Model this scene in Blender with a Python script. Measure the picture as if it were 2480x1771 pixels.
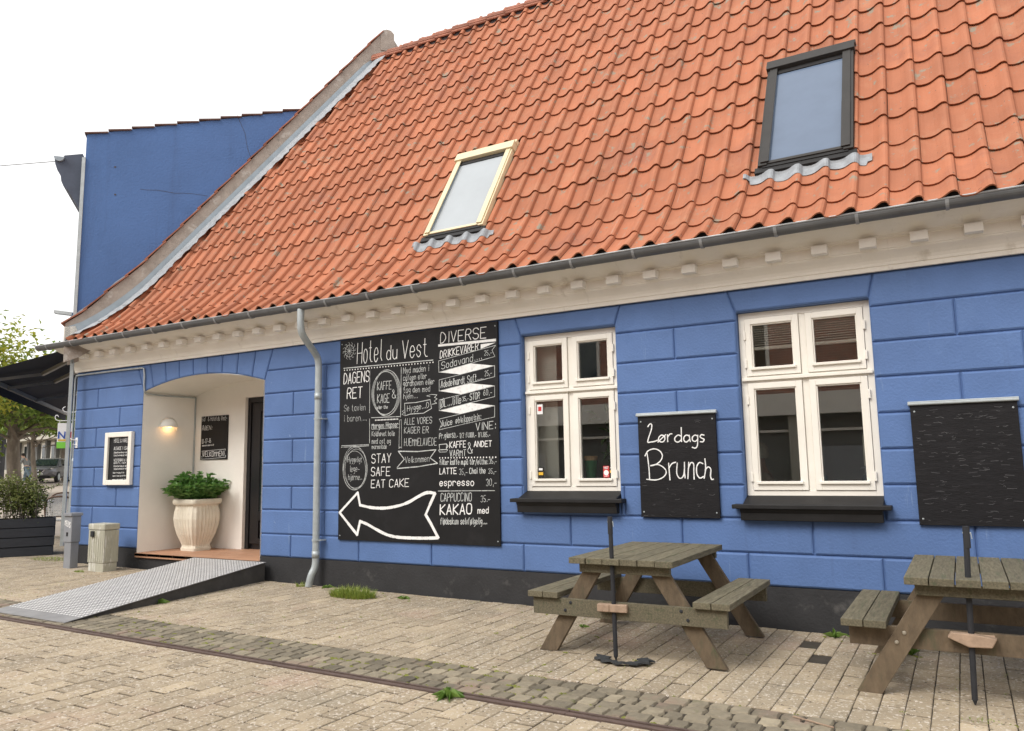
import bpy, bmesh, math, random
from mathutils import Vector, Matrix
S = bpy.context.scene
for o in list(bpy.data.objects): bpy.data.objects.remove(o)
R = math.radians
rng = random.Random(7)
U = rng.uniform
# ---------------------------------------------------------------- camera, sky, sun, exposure
cd = bpy.data.cameras.new('camera'); cam = bpy.data.objects.new('camera', cd); S.collection.objects.link(cam)
cd.sensor_width = 36; cd.lens = 27.208; cd.clip_start = .05; cd.clip_end = 2000
def camrot(yaw, pitch, roll):
    cy, sy, cp, sp = math.cos(yaw), math.sin(yaw), math.cos(pitch), math.sin(pitch)
    f = Vector((-sy*cp, cy*cp, sp)); r = Vector((cy, sy, 0)); u = r.cross(f)
    r2 = r*math.cos(roll) + u*math.sin(roll); u2 = u*math.cos(roll) - r*math.sin(roll)
    return Matrix(((r2.x, u2.x, -f.x), (r2.y, u2.y, -f.y), (r2.z, u2.z, -f.z)))
cam.matrix_world = Matrix.Translation((0, -7.232, 1.088)) @ camrot(.521, .13, -.017).to_4x4()
S.camera = cam
wd = bpy.data.worlds.new('World'); S.world = wd; wd.use_nodes = True
wn, wl = wd.node_tree.nodes, wd.node_tree.links; wn.clear()
SUN_EL, SUN_AZ = R(47), R(200)          # azimuth measured from +Y towards +X
sky = wn.new('ShaderNodeTexSky'); sky.sky_type = 'NISHITA'; sky.sun_disc = False
sky.sun_elevation = SUN_EL; sky.sun_rotation = SUN_AZ; sky.dust_density = 6; sky.air_density = 1; sky.ozone_density = 1
hs = wn.new('ShaderNodeHueSaturation'); hs.inputs['Saturation'].default_value = .16
bg = wn.new('ShaderNodeBackground'); bg.inputs['Strength'].default_value = .15
wo = wn.new('ShaderNodeOutputWorld')
cl = wn.new('ShaderNodeMix'); cl.data_type = 'RGBA'; cl.inputs[0].default_value = .72; cl.inputs[7].default_value = (7.2, 7.15, 7.1, 1)      # closed cloud layer in front of the sky
wl.new(sky.outputs[0], hs.inputs['Color']); wl.new(hs.outputs[0], cl.inputs[6]); wl.new(cl.outputs[2], bg.inputs[0]); wl.new(bg.outputs[0], wo.inputs[0])
sd = bpy.data.lights.new('sun', 'SUN'); sun = bpy.data.objects.new('sun', sd); S.collection.objects.link(sun)
sd.energy = 1.25; sd.angle = R(26); sd.color = (1, .95, .88)
sun.rotation_euler = Vector((-math.sin(SUN_AZ)*math.cos(SUN_EL), -math.cos(SUN_AZ)*math.cos(SUN_EL), -math.sin(SUN_EL))).to_track_quat('-Z', 'Y').to_euler()
S.view_settings.view_transform = 'Standard'; S.view_settings.look = 'None'; S.view_settings.gamma = 1; S.view_settings.exposure = .56
S.cycles.use_denoising = True; S.cycles.max_bounces = 8; S.cycles.transparent_max_bounces = 12
# ---------------------------------------------------------------- helpers
class MB:
    def __init__(s): s.v = []; s.f = []; s.r = []
    def face(s, pts, r=0.):
        n = len(s.v); s.v += [tuple(p) for p in pts]; s.f.append(tuple(range(n, n+len(pts)))); s.r.append(r)
    def box(s, x0, x1, y0, y1, z0, z1, m=None, r=0.):
        c = [(x, y, z) for z in (z0, z1) for y in (y0, y1) for x in (x0, x1)]
        if m is not None: c = [m @ Vector(p) for p in c]
        n = len(s.v); s.v += [tuple(p) for p in c]
        for q in ((0, 2, 3, 1), (4, 5, 7, 6), (0, 1, 5, 4), (2, 6, 7, 3), (0, 4, 6, 2), (1, 3, 7, 5)):
            s.f.append(tuple(n+i for i in q)); s.r.append(r)
    def bar(s, a, b, w, h, up=(0, 0, 1), r=0.):
        a, b = Vector(a), Vector(b); d = (b-a); L = d.length; d.normalize()
        sd_ = d.cross(Vector(up)); sd_ = sd_.normalized() if sd_.length > 1e-6 else Vector((1, 0, 0)); u = sd_.cross(d)
        m = Matrix.Translation(a) @ Matrix((d, sd_, u)).transposed().to_4x4()
        s.box(0, L, -w/2, w/2, -h/2, h/2, m, r)
    def tube(s, pts, rad, n=10, caps=True, r=0.):
        pts = [Vector(p) for p in pts]; rr = rad if isinstance(rad, (list, tuple)) else [rad]*len(pts)
        k = len(s.v); prev = None
        for i, p in enumerate(pts):
            t = (pts[min(i+1, len(pts)-1)] - pts[max(i-1, 0)]).normalized()
            if prev is None:
                a = t.cross(Vector((0, 0, 1)))
                if a.length < 1e-3: a = t.cross(Vector((1, 0, 0)))
            else: a = prev - t*prev.dot(t)
            a.normalize(); prev = a; b = t.cross(a)
            for j in range(n):
                an = 2*math.pi*j/n; s.v.append(tuple(p + (a*math.cos(an) + b*math.sin(an))*rr[i]))
        for i in range(len(pts)-1):
            for j in range(n):
                s.f.append((k+i*n+j, k+i*n+(j+1) % n, k+(i+1)*n+(j+1) % n, k+(i+1)*n+j)); s.r.append(r)
        if caps:
            s.f.append(tuple(k+j for j in reversed(range(n)))); s.r.append(r)
            s.f.append(tuple(k+(len(pts)-1)*n+j for j in range(n))); s.r.append(r)
    def lathe(s, prof, c=(0, 0, 0), n=24, ax=None, r=0.):
        k = len(s.v); c = Vector(c)
        for (q, z) in prof:
            for j in range(n):
                an = 2*math.pi*j/n; p = Vector((q*math.cos(an), q*math.sin(an), z))
                if ax is not None: p = ax @ p
                s.v.append(tuple(c+p))
        for i in range(len(prof)-1):
            for j in range(n):
                s.f.append((k+i*n+j, k+i*n+(j+1) % n, k+(i+1)*n+(j+1) % n, k+(i+1)*n+j)); s.r.append(r)
    def prism(s, poly, ax, a, b, r=0.):
        # poly: 2-D points; ax 'x': (y,z) polygon swept along x, 'y': (x,z), 'z': (x,y)
        def P(p, t): return {'x': (t, p[0], p[1]), 'y': (p[0], t, p[1]), 'z': (p[0], p[1], t)}[ax]
        n = len(poly); k = len(s.v); s.v += [P(p, a) for p in poly] + [P(p, b) for p in poly]
        for i in range(n): s.f.append((k+i, k+(i+1) % n, k+n+(i+1) % n, k+n+i)); s.r.append(r)
        s.f.append(tuple(k+i for i in reversed(range(n)))); s.r.append(r)
        s.f.append(tuple(k+n+i for i in range(n))); s.r.append(r)
    def build(s, name, m, parent=None, smooth=False, bevel=0, norm=True):
        me = bpy.data.meshes.new(name); me.from_pydata(s.v, [], s.f); me.update()
        at = me.attributes.new('rnd', 'FLOAT', 'FACE'); at.data.foreach_set('value', s.r)
        if norm:
            bm = bmesh.new(); bm.from_mesh(me); bmesh.ops.recalc_face_normals(bm, faces=bm.faces); bm.to_mesh(me); bm.free()
        if smooth: me.polygons.foreach_set('use_smooth', [True]*len(me.polygons))
        if m: me.materials.append(m)
        o = bpy.data.objects.new(name, me); S.collection.objects.link(o)
        if parent: o.parent = parent
        if bevel:
            b = o.modifiers.new('bevel', 'BEVEL'); b.width = bevel; b.segments = 2; b.limit_method = 'ANGLE'; b.angle_limit = R(40)
        return o
def tag(o, label=None, cat=None, group=None, kind=None):
    if label: o['label'] = label
    if cat: o['category'] = cat
    if group: o['group'] = group
    if kind: o['kind'] = kind
    return o
def thing(name, label, cat, loc=(0, 0, 0), rz=0, group=None):
    o = bpy.data.objects.new(name, None); S.collection.objects.link(o); o.location = loc; o.rotation_euler = (0, 0, rz)
    o.empty_display_size = .1
    return tag(o, label, cat, group)
def copy_tree(o, parent=None):
    c = o.copy(); S.collection.objects.link(c)
    if parent: c.parent = parent
    for ch in list(o.children): copy_tree(ch, c)
    return c
def wave(xs, x): return x
# ---------------------------------------------------------------- materials
def mat(name, col, rough=.8, var=.12, scale=6, bump=.0, bscale=80, metal=0., rnd=0., spots=None, spot_scale=9, spot_cut=.62, stretch=None, spec=.5, streak=None, detail=6):
    """noise-varied surface; rnd: brightness change per face; spots: colour of stains with own shape"""
    m = bpy.data.materials.new(name); m.use_nodes = True; nt = m.node_tree; N, L = nt.nodes, nt.links
    b = N['Principled BSDF']; b.inputs['Roughness'].default_value = rough; b.inputs['Metallic'].default_value = metal
    b.inputs['Specular IOR Level'].default_value = spec
    tc = N.new('ShaderNodeTexCoord'); src = tc.outputs['Object']
    if stretch:
        mp = N.new('ShaderNodeMapping'); mp.inputs['Scale'].default_value = stretch; L.new(src, mp.inputs[0]); src = mp.outputs[0]
    nz = N.new('ShaderNodeTexNoise'); nz.inputs['Scale'].default_value = scale; nz.inputs['Detail'].default_value = detail; nz.inputs['Roughness'].default_value = .62
    L.new(src, nz.inputs['Vector'])
    mr = N.new('ShaderNodeMapRange'); mr.inputs[1].default_value = .28; mr.inputs[2].default_value = .72; mr.inputs[3].default_value = 1-var; mr.inputs[4].default_value = 1+var
    L.new(nz.outputs[0], mr.inputs[0]); val = mr.outputs[0]
    if rnd:
        a = N.new('ShaderNodeAttribute'); a.attribute_name = 'rnd'
        ml = N.new('ShaderNodeMath'); ml.operation = 'MULTIPLY_ADD'; ml.inputs[1].default_value = rnd; ml.inputs[2].default_value = 1
        L.new(a.outputs['Fac'], ml.inputs[0]); m2 = N.new('ShaderNodeMath'); m2.operation = 'MULTIPLY'
        L.new(val, m2.inputs[0]); L.new(ml.outputs[0], m2.inputs[1]); val = m2.outputs[0]
    vm = N.new('ShaderNodeVectorMath'); vm.operation = 'SCALE'; vm.inputs[0].default_value = col[:3]; L.new(val, vm.inputs['Scale']); c = vm.outputs[0]
    for k, (sc, ssc, cut, w) in enumerate(spots or []):
        n2 = N.new('ShaderNodeTexNoise'); n2.inputs['Scale'].default_value = ssc; n2.inputs['Detail'].default_value = 5; n2.inputs['Roughness'].default_value = .65; n2.noise_dimensions = '4D'; n2.inputs['W'].default_value = k*3.7
        L.new(tc.outputs['Object'] if not stretch else src, n2.inputs['Vector'])
        r2 = N.new('ShaderNodeMapRange'); r2.inputs[1].default_value = cut; r2.inputs[2].default_value = cut+w; L.new(n2.outputs[0], r2.inputs[0])
        mx = N.new('ShaderNodeMix'); mx.data_type = 'RGBA'; mx.inputs[7].default_value = (*sc, 1); L.new(r2.outputs[0], mx.inputs[0]); L.new(c, mx.inputs[6]); c = mx.outputs[2]
    for k, (sc, vec, cut, w, fac) in enumerate(streak or []):       # rain streaks and drips: noise drawn out along one axis
        mp2 = N.new('ShaderNodeMapping'); mp2.inputs['Scale'].default_value = vec; L.new(tc.outputs['Object'], mp2.inputs[0])
        n2 = N.new('ShaderNodeTexNoise'); n2.inputs['Scale'].default_value = 1; n2.inputs['Detail'].default_value = 6; n2.inputs['Roughness'].default_value = .68; n2.noise_dimensions = '4D'; n2.inputs['W'].default_value = 11+k*2.3; L.new(mp2.outputs[0], n2.inputs['Vector'])
        r2 = N.new('ShaderNodeMapRange'); r2.inputs[1].default_value = cut; r2.inputs[2].default_value = cut+w; r2.inputs[4].default_value = fac; L.new(n2.outputs[0], r2.inputs[0])
        mx = N.new('ShaderNodeMix'); mx.data_type = 'RGBA'; mx.inputs[7].default_value = (*sc, 1); L.new(r2.outputs[0], mx.inputs[0]); L.new(c, mx.inputs[6]); c = mx.outputs[2]
    L.new(c, b.inputs['Base Color'])
    if bump:
        n3 = N.new('ShaderNodeTexNoise'); n3.inputs['Scale'].default_value = bscale; n3.inputs['Detail'].default_value = 4; L.new(src, n3.inputs['Vector'])
        bp = N.new('ShaderNodeBump'); bp.inputs['Strength'].default_value = bump; bp.inputs['Distance'].default_value = .01; L.new(n3.outputs[0], bp.inputs['Height']); L.new(bp.outputs[0], b.inputs['Normal'])
    return m
def leafmat(name, col, col2, rough=.5):
    m = bpy.data.materials.new(name); m.use_nodes = True; N, L = m.node_tree.nodes, m.node_tree.links; b = N['Principled BSDF']
    a = N.new('ShaderNodeAttribute'); a.attribute_name = 'rnd'
    mx = N.new('ShaderNodeMix'); mx.data_type = 'RGBA'; mx.inputs[6].default_value = (*col, 1); mx.inputs[7].default_value = (*col2, 1)
    L.new(a.outputs['Fac'], mx.inputs[0]); L.new(mx.outputs[2], b.inputs['Base Color']); b.inputs['Roughness'].default_value = rough
    b.inputs['Subsurface Weight'].default_value = 0
    tr = N.new('ShaderNodeBsdfTranslucent'); L.new(mx.outputs[2], tr.inputs[0]); ms = N.new('ShaderNodeMixShader'); ms.inputs[0].default_value = .3
    L.new(b.outputs[0], ms.inputs[1]); L.new(tr.outputs[0], ms.inputs[2]); L.new(ms.outputs[0], N['Material Output'].inputs[0])
    return m
def glassmat(name, tint=(.97, .99, .975), boost=2.2, base=.05):
    m = bpy.data.materials.new(name); m.use_nodes = True; N, L = m.node_tree.nodes, m.node_tree.links; N.remove(N['Principled BSDF'])
    t = N.new('ShaderNodeBsdfTransparent'); t.inputs[0].default_value = (*tint, 1); g = N.new('ShaderNodeBsdfGlossy'); g.inputs['Roughness'].default_value = .008
    fr = N.new('ShaderNodeFresnel'); fr.inputs[0].default_value = 1.5
    ma = N.new('ShaderNodeMath'); ma.operation = 'MULTIPLY_ADD'; ma.inputs[1].default_value = boost; ma.inputs[2].default_value = base; ma.use_clamp = True; L.new(fr.outputs[0], ma.inputs[0])
    ms = N.new('ShaderNodeMixShader'); L.new(ma.outputs[0], ms.inputs[0]); L.new(t.outputs[0], ms.inputs[1]); L.new(g.outputs[0], ms.inputs[2]); L.new(ms.outputs[0], N['Material Output'].inputs[0])
    return m
M = {}
M['blue'] = mat('blue_paint', (.088, .162, .355), .72, .13, 1.3, .4, 45, rnd=.05, spots=[((.112, .20, .415), 1.1, .57, .2), ((.066, .132, .31), 2.7, .60, .2), ((.17, .26, .45), 9, .70, .03)], streak=[((.06, .10, .21), (9, 3, .5), .56, .2, .45), ((.20, .29, .46), (14, 3, 1.1), .64, .06, .5)])
M['blue2'] = mat('blue_render', (.076, .156, .355), .85, .10, .9, .5, 30, spots=[((.064, .135, .31), 1.2, .55, .2), ((.12, .21, .42), 2.6, .66, .1)], streak=[((.055, .10, .22), (4, 4, .3), .55, .2, .5)])
M['white'] = mat('cream_paint', (.86, .82, .74), .6, .05, 2.5, .2, 40, spots=[((.62, .57, .48), 3.1, .62, .12)], streak=[((.5, .46, .39), (11, 4, 1.4), .60, .12, .4)])
M['render'] = mat('white_render', (.85, .82, .76), .85, .04, 2, .25, 70)
M['frame'] = mat('window_white', (.83, .795, .72), .45, .05, 3, spots=[((.68, .63, .55), 9, .72, .06)])
M['black'] = mat('black_paint', (.013, .0125, .013), .6, .3, 7, .2, 60, spec=.35)
M['plinth'] = mat('tarred_plinth', (.024, .024, .026), .75, .3, 3, .4, 40, spots=[((.075, .072, .07), 4.5, .58, .14), ((.22, .2, .19), 6, .74, .03)])
M['board'] = mat('chalkboard', (.011, .011, .012), .55, .25, 3, .05, 30, spots=[((.026, .026, .028), 2.5, .55, .25), ((.05, .05, .052), 1.1, .66, .2)], spec=.25)
M['board2'] = mat('weathered_chalkboard', (.010, .0095, .011), .6, .3, 5, .25, 25, stretch=(1, 1, 6), spots=[((.022, .021, .023), 5, .55, .2), ((.13, .13, .14), 22, .74, .02)], spec=.25)
M['chalk'] = mat('chalk', (.54, .56, .55), .9, .3, 14, spots=[((.16, .165, .165), 38, .54, .12)])
M['chalk2'] = mat('bright_chalk', (.80, .80, .79), .8, .12, 14, spots=[((.42, .43, .43), 30, .58, .12)])
M['zinc'] = mat('zinc', (.135, .14, .145), .55, .16, 5, .05, 30, metal=.25)
M['rim'] = mat('gutter_rim', (.36, .37, .38), .45, .1, 9, metal=.2)  # paler than the gutter: highlight along the lip put into the colour
M['zincl'] = mat('zinc_bracket', (.30, .31, .32), .5, .15, 9, metal=.2)
M['galv'] = mat('galvanised', (.42, .46, .47), .5, .14, 9, metal=.35)
M['flash'] = mat('zinc_flashing', (.30, .35, .39), .5, .12, 5, metal=.2)
M['lead'] = mat('lead', (.29, .31, .33), .6, .22, 14, .5, 18, spots=[((.28, .29, .3), 20, .6, .1)])
M['stone'] = mat('parapet_render', (.34, .29, .25), .95, .2, 7, .6, 45, spots=[((.45, .41, .37), 4, .58, .06), ((.2, .18, .16), 9, .63, .06)])
M['tile'] = mat('clay_tile', (.385, .137, .066), .75, .12, 2.5, .15, 60, rnd=.15, spots=[((.42, .185, .10), 2.2, .54, .2), ((.29, .105, .06), 1.1, .56, .15), ((.25, .215, .16), 7, .60, .05), ((.23, .21, .17), 22, .635, .03), ((.07, .06, .045), 26, .66, .02)], streak=[((.42, .30, .23), (20, 1.2, 1.2), .63, .08, .5)])
M['tiled'] = mat('old_tile', (.30, .115, .07), .8, .2, 7, .2, 40, rnd=.3)
M['mortar'] = mat('dark_mortar', (.07, .065, .07), .9, .2, 9)
M['paver'] = mat('exposed_paver', (.355, .287, .198), .9, .2, 2.2, .5, 130, rnd=.17, spots=[((.38, .265, .20), 1.3, .56, .2), ((.24, .205, .15), .8, .56, .2), ((.56, .50, .42), 48, .555, .05), ((.075, .055, .038), 42, .60, .04), ((.17, .15, .10), 4.5, .70, .1)])
M['joint'] = mat('joint_sand', (.05, .041, .03), .95, .3, 12, spots=[((.07, .085, .025), 3, .6, .15)])
M['sett'] = mat('granite_sett', (.20, .17, .12), .8, .22, 18, .5, 70, rnd=.35, spots=[((.25, .18, .135), 2.2, .57, .1), ((.26, .24, .21), 60, .62, .05), ((.12, .12, .05), 5, .62, .14)])
M['street'] = mat('street_paving', (.33, .28, .23), .9, .12, 4, .3, 60)
M['rust'] = mat('drain_iron', (.12, .082, .068), .7, .25, 12, .2, 50, metal=.2)
M['alu'] = mat('ramp_plate', (.24, .235, .235), .5, .2, 6, spots=[((.36, .355, .35), 1.2, .55, .2)])
M['tread'] = mat('ramp_tread', (.74, .73, .72), .4, .1, 8)
M['darkside'] = mat('ramp_side', (.06, .056, .052), .7, .3, 6, .2, 40)
M['terra'] = mat('terracotta_floor', (.42, .23, .14), .6, .12, 4, .1, 40, spots=[((.3, .22, .17), 3, .6, .1)])
M['wood'] = mat('weathered_wood', (.135, .118, .076), .85, .45, 9, .5, 30, rnd=.25, stretch=(9, .9, 9), spots=[((.075, .085, .045), 3, .55, .15), ((.24, .215, .165), 5, .62, .12)])
M['woodx'] = mat('weathered_leg', (.12, .088, .055), .85, .3, 7, .5, 26, rnd=.2, stretch=(3, 8, 1.2), spots=[((.07, .075, .04), 2.6, .56, .15)])
M['woodnew'] = mat('fresh_wood', (.36, .255, .18), .8, .3, 14, .2, 40)
M['bolt'] = mat('bolt_steel', (.5, .46, .38), .4, .2, 30, metal=.7)
M['darkmetal'] = mat('pole_metal', (.02, .021, .025), .75, .2, 20)
M['rubber'] = mat('torn_rubber', (.03, .032, .034), .8, .3, 20, .4, 40)
M['doorblk'] = mat('door_black', (.012, .012, .014), .35, .1, 5)
M['greyp'] = mat('grey_cabinet', (.25, .26, .28), .55, .1, 5)
M['beigep'] = mat('peeling_cabinet', (.42, .41, .33), .7, .12, 6, .2, 50, stretch=(7, 7, 1), spots=[((.62, .61, .56), 2.4, .56, .05), ((.2, .17, .12), 3.3, .66, .05)])
M['urn'] = mat('cream_urn', (.72, .66, .54), .75, .1, 5, .15, 50, spots=[((.55, .42, .3), 3, .62, .2)])
M['soil'] = mat('soil', (.05, .035, .025), 1, .3, 20)
M['awning'] = mat('navy_awning', (.012, .014, .022), .9, .12, 8)
M['beige'] = mat('awning_arm', (.30, .28, .24), .5, .08, 8)
M['planter'] = mat('black_boards', (.026, .029, .036), .65, .25, 8, .2, 40, stretch=(1, 1, 5))
M['rattan'] = mat('rattan_frame', (.14, .08, .05), .6, .2, 20)
M['bark'] = mat('bark', (.17, .14, .11), .95, .35, 6, .8, 14, stretch=(1, 1, .35), spots=[((.26, .24, .2), 3, .58, .1)])
M['greyb'] = mat('grey_building', (.40, .38, .32), .9, .12, .6)
M['greyd'] = mat('grey_building_dark', (.13, .13, .125), .8, .2, 1)
M['fence'] = mat('grey_fence', (.10, .10, .11), .8, .15, 2)
M['wglass'] = glassmat('window_glass')
M['skyl'] = mat('pale_sky_pane', (.38, .41, .43), .12, .05, 2, spec=.3)  # pale blind and reflected sky both put into the pane colour
M['skyr'] = mat('blue_sky_pane', (.13, .17, .24), .1, .06, 3, spec=.4)  # blue-grey of the reflected sky put into the pane colour
M['oldroof'] = mat('dark_roof_tile', (.13, .075, .06), .85, .25, 6, rnd=.2)
M['scuff'] = mat('scuff_marks', (.12, .12, .125), .9, .4, 20)
M['dkblue'] = mat('dark_blue_cornice', (.06, .075, .11), .7, .15, 6)
M['yel'] = mat('pale_yellow_cladding', (.66, .57, .37), .45, .06, 8)
M['anth'] = mat('anthracite_cladding', (.042, .040, .038), .6, .1, 8, spec=.25)
M['room'] = mat('room_wall', (.66, .70, .62), .9, .1, 2)
M['roomf'] = mat('room_floor', (.22, .15, .10), .6, .2, 4)
M['teal'] = mat('teal_wood', (.05, .13, .15), .5, .1, 6)
M['brick'] = None
M['skin'] = mat('skin', (.62, .40, .30), .6, .05, 20)
M['gpaint'] = mat('car_paint', (.17, .17, .185), .3, .03, 5, metal=.5)
M['cglass'] = mat('car_glass', (.02, .03, .03), .06, .05, 5, spec=.9)
M['tyre'] = mat('tyre', (.02, .02, .02), .8, .2, 20)
M['chrome'] = mat('chrome', (.7, .7, .72), .2, .05, 10, metal=.9)
M['plate'] = mat('number_plate', (.7, .7, .7), .5, .05, 10)
M['jean'] = mat('jeans', (.16, .22, .26), .9, .15, 20)
M['greytop'] = mat('grey_jumper', (.26, .27, .27), .9, .1, 20)
M['beigetop'] = mat('beige_jumper', (.58, .47, .37), .9, .1, 14)
M['navy'] = mat('navy_cloth', (.03, .04, .08), .9, .2, 14)
M['hairl'] = mat('pale_hair', (.7, .66, .55), .8, .2, 40)
M['haird'] = mat('dark_hair', (.03, .025, .02), .8, .2, 40)
M['green'] = mat('green_glass', (.03, .22, .08), .15, .1, 8)
M['red'] = mat('red_print', (.55, .03, .03), .5, .05, 10)
M['yellow'] = mat('yellow_print', (.75, .45, .04), .5, .05, 10)
M['lime'] = mat('lime_print', (.20, .60, .06), .5, .05, 10)
M['bluep'] = mat('blue_print', (.04, .10, .40), .5, .05, 10)
M['paper'] = mat('white_print', (.82, .82, .82), .6, .03, 10)
M['wax'] = mat('candle_wax', (.80, .78, .68), .5, .04, 10)
M['tan'] = mat('tan_card', (.55, .36, .20), .8, .1, 10)
M['lampw'] = mat('lamp_white', (.82, .80, .74), .4, .03, 10)
M['orange'] = mat('orange_cloth', (.55, .2, .08), .8, .1, 10)
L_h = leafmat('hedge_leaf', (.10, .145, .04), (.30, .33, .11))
L_p = leafmat('plant_leaf', (.055, .15, .03), (.16, .33, .08))
L_t = leafmat('tree_leaf', (.09, .17, .03), (.28, .36, .06))
L_y = leafmat('yellow_leaf', (.18, .26, .03), (.45, .42, .05))
L_g = leafmat('grass_blade', (.15, .24, .03), (.38, .42, .09))
L_w = leafmat('weed_leaf', (.10, .20, .03), (.22, .32, .07))
M['moss'] = mat('moss', (.15, .16, .03), .95, .4, 30, .5, 90)
def brickmat(name, c1, c2, mo, sc=1):
    m = bpy.data.materials.new(name); m.use_nodes = True; N, L = m.node_tree.nodes, m.node_tree.links; b = N['Principled BSDF']; b.inputs['Roughness'].default_value = .9
    tc = N.new('ShaderNodeTexCoord'); mp = N.new('ShaderNodeMapping'); mp.inputs['Rotation'].default_value = (R(90), 0, 0); L.new(tc.outputs['Object'], mp.inputs[0])
    bt = N.new('ShaderNodeTexBrick'); bt.inputs['Color1'].default_value = (*c1, 1); bt.inputs['Color2'].default_value = (*c2, 1); bt.inputs['Mortar'].default_value = (*mo, 1)
    bt.inputs['Scale'].default_value = sc; bt.inputs['Brick Width'].default_value = .24; bt.inputs['Row Height'].default_value = .07; bt.inputs['Mortar Size'].default_value = .008
    L.new(mp.outputs[0], bt.inputs[0]); L.new(bt.outputs[0], b.inputs[0]); return m
M['brick'] = brickmat('red_brick', (.22, .075, .05), (.42, .15, .09), (.5, .42, .35))
# ---------------------------------------------------------------- hand lettering
G = {'A': '022842 1434', 'B': '02082837362505 2534332202', 'C': '4738180703123243', 'D': '02082846442202', 'E': '48080242 0535', 'F': '480802 0535', 'G': '47381807031232434525', 'H': '0802 4842 0545', 'I': '1812', 'J': '38331202', 'K': '0802 480542', 'L': '080232', 'M': '0208254842', 'N': '02084248', 'O': '180703123243473818', 'P': '02083847463505', 'R': '02083847463505 2542', 'S': '473818070615354443321203', 'T': '0848 2822', 'U': '080312324348', 'V': '082248', 'Y': '0825 4825 2522',
     'Ø': '180703123243473818 0149', 'Å': '022842 1434 1829392818', 'a': '361605031222333632', 'b': '08022233352605', 'c': '3526160503122233', 'd': '3832 3322120305162635', 'e': '04343526160503122233', 'f': '38281712 0626', 'g': '3526160504132334 36312010', 'h': '0802 0516263532', 'i': '1612 1718', 'j': '161100 1718', 'k': '0802 360432', 'l': '181322', 'm': '0602 05162522 25364542', 'n': '0602 0516263532', 'o': '160503122233352616', 'p': '0600 0516263533221203', 'r': '0602 05162635', 's': '35261605142433221203', 't': '18132232 0626', 'u': '0603122233 3632', 'v': '062236', 'w': '0612243246', 'y': '0613 3610', 'z': '06360232', 'ø': '160503122233352616 0137', 'å': '361605031222333632 17281817', 'æ': '26160503122225 24444536262433',
     '0': '180703122233372818', '1': '071812', '2': '07182837360232', '3': '071828373625343322120 3'.replace(' ', ''), '4': '280434 3632', '5': '38080515253433221203', '6': '28170503122233342505', '7': '083812', '8': '15060718283736251504031222333425', '9': '3505061828373322', '&': '42160718272604031232 3244', '.': '1213', ',': '1311', ':': '1312 1615', '-': '0434', '/': '0138', '|': '1019', "'": '1817'}
def gl(ch):
    st = [[(int(t[i]), int(t[i+1])-2) for i in range(0, len(t)-1, 2)] for t in G.get(ch, '').split()]
    return st, (max([p[0] for s in st for p in s]) if st else 2)
def ribbon(mb, pts, th, y, place, closed=False):
    """flat painted line: pts are 2-D on the board, place maps (u,v) to the world"""
    for a, b in zip(pts[:-1], pts[1:]):
        dx, dz = b[0]-a[0], b[1]-a[1]; L = math.hypot(dx, dz)
        if L < 1e-6: continue
        w = (th if th > .0085 else th*.85)*U(.34, .44); nx, nz = -dz/L*w, dx/L*w; ex, ez = dx/L*w*.6, dz/L*w*.6; e = next(lift)*.00002
        mb.face([place(a[0]-nx-ex, a[1]-nz-ez, y+e), place(b[0]-nx+ex, b[1]-nz+ez, y+e), place(b[0]+nx+ex, b[1]+nz+ez, y+e), place(a[0]+nx-ex, a[1]+nz-ez, y+e)])
import itertools
lift = itertools.cycle(range(60))
def text(mb, t, x0, z0, x1, z1, h, th, place, y=0, slant=.04):
    adv = []; tot = 0
    for ch in t:
        st, w = gl(ch); a = w+1.5 if ch != ' ' else 3.4
        if ch in "il.,:'|": a = 2.4
        adv.append((st, tot)); tot += a
    tot -= 1.2; L = math.hypot(x1-x0, z1-z0); k = L/tot; ux, uz = (x1-x0)/L, (z1-z0)/L; hv = h/6
    for st, off in adv:
        j = U(-.12, .12)
        for s in st:
            P = []
            for (px, py) in s:
                q = (off+px)*k; P.append((x0+ux*q + slant*py*hv, z0+uz*q + (py+j)*hv))
            if len(P) > 4:      # soften corners
                Q = [P[0]]
                for a, b in zip(P[:-1], P[1:]): Q += [(a[0]*.75+b[0]*.25, a[1]*.75+b[1]*.25), (a[0]*.25+b[0]*.75, a[1]*.25+b[1]*.75)]
                P = Q + [P[-1]]
            ribbon(mb, P, th, y, place)
def gz(x, y):
    return -.33 - .0086*(max(x, -13)+4.5) + (.0245*(-13-x) if x < -13 else 0)
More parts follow.
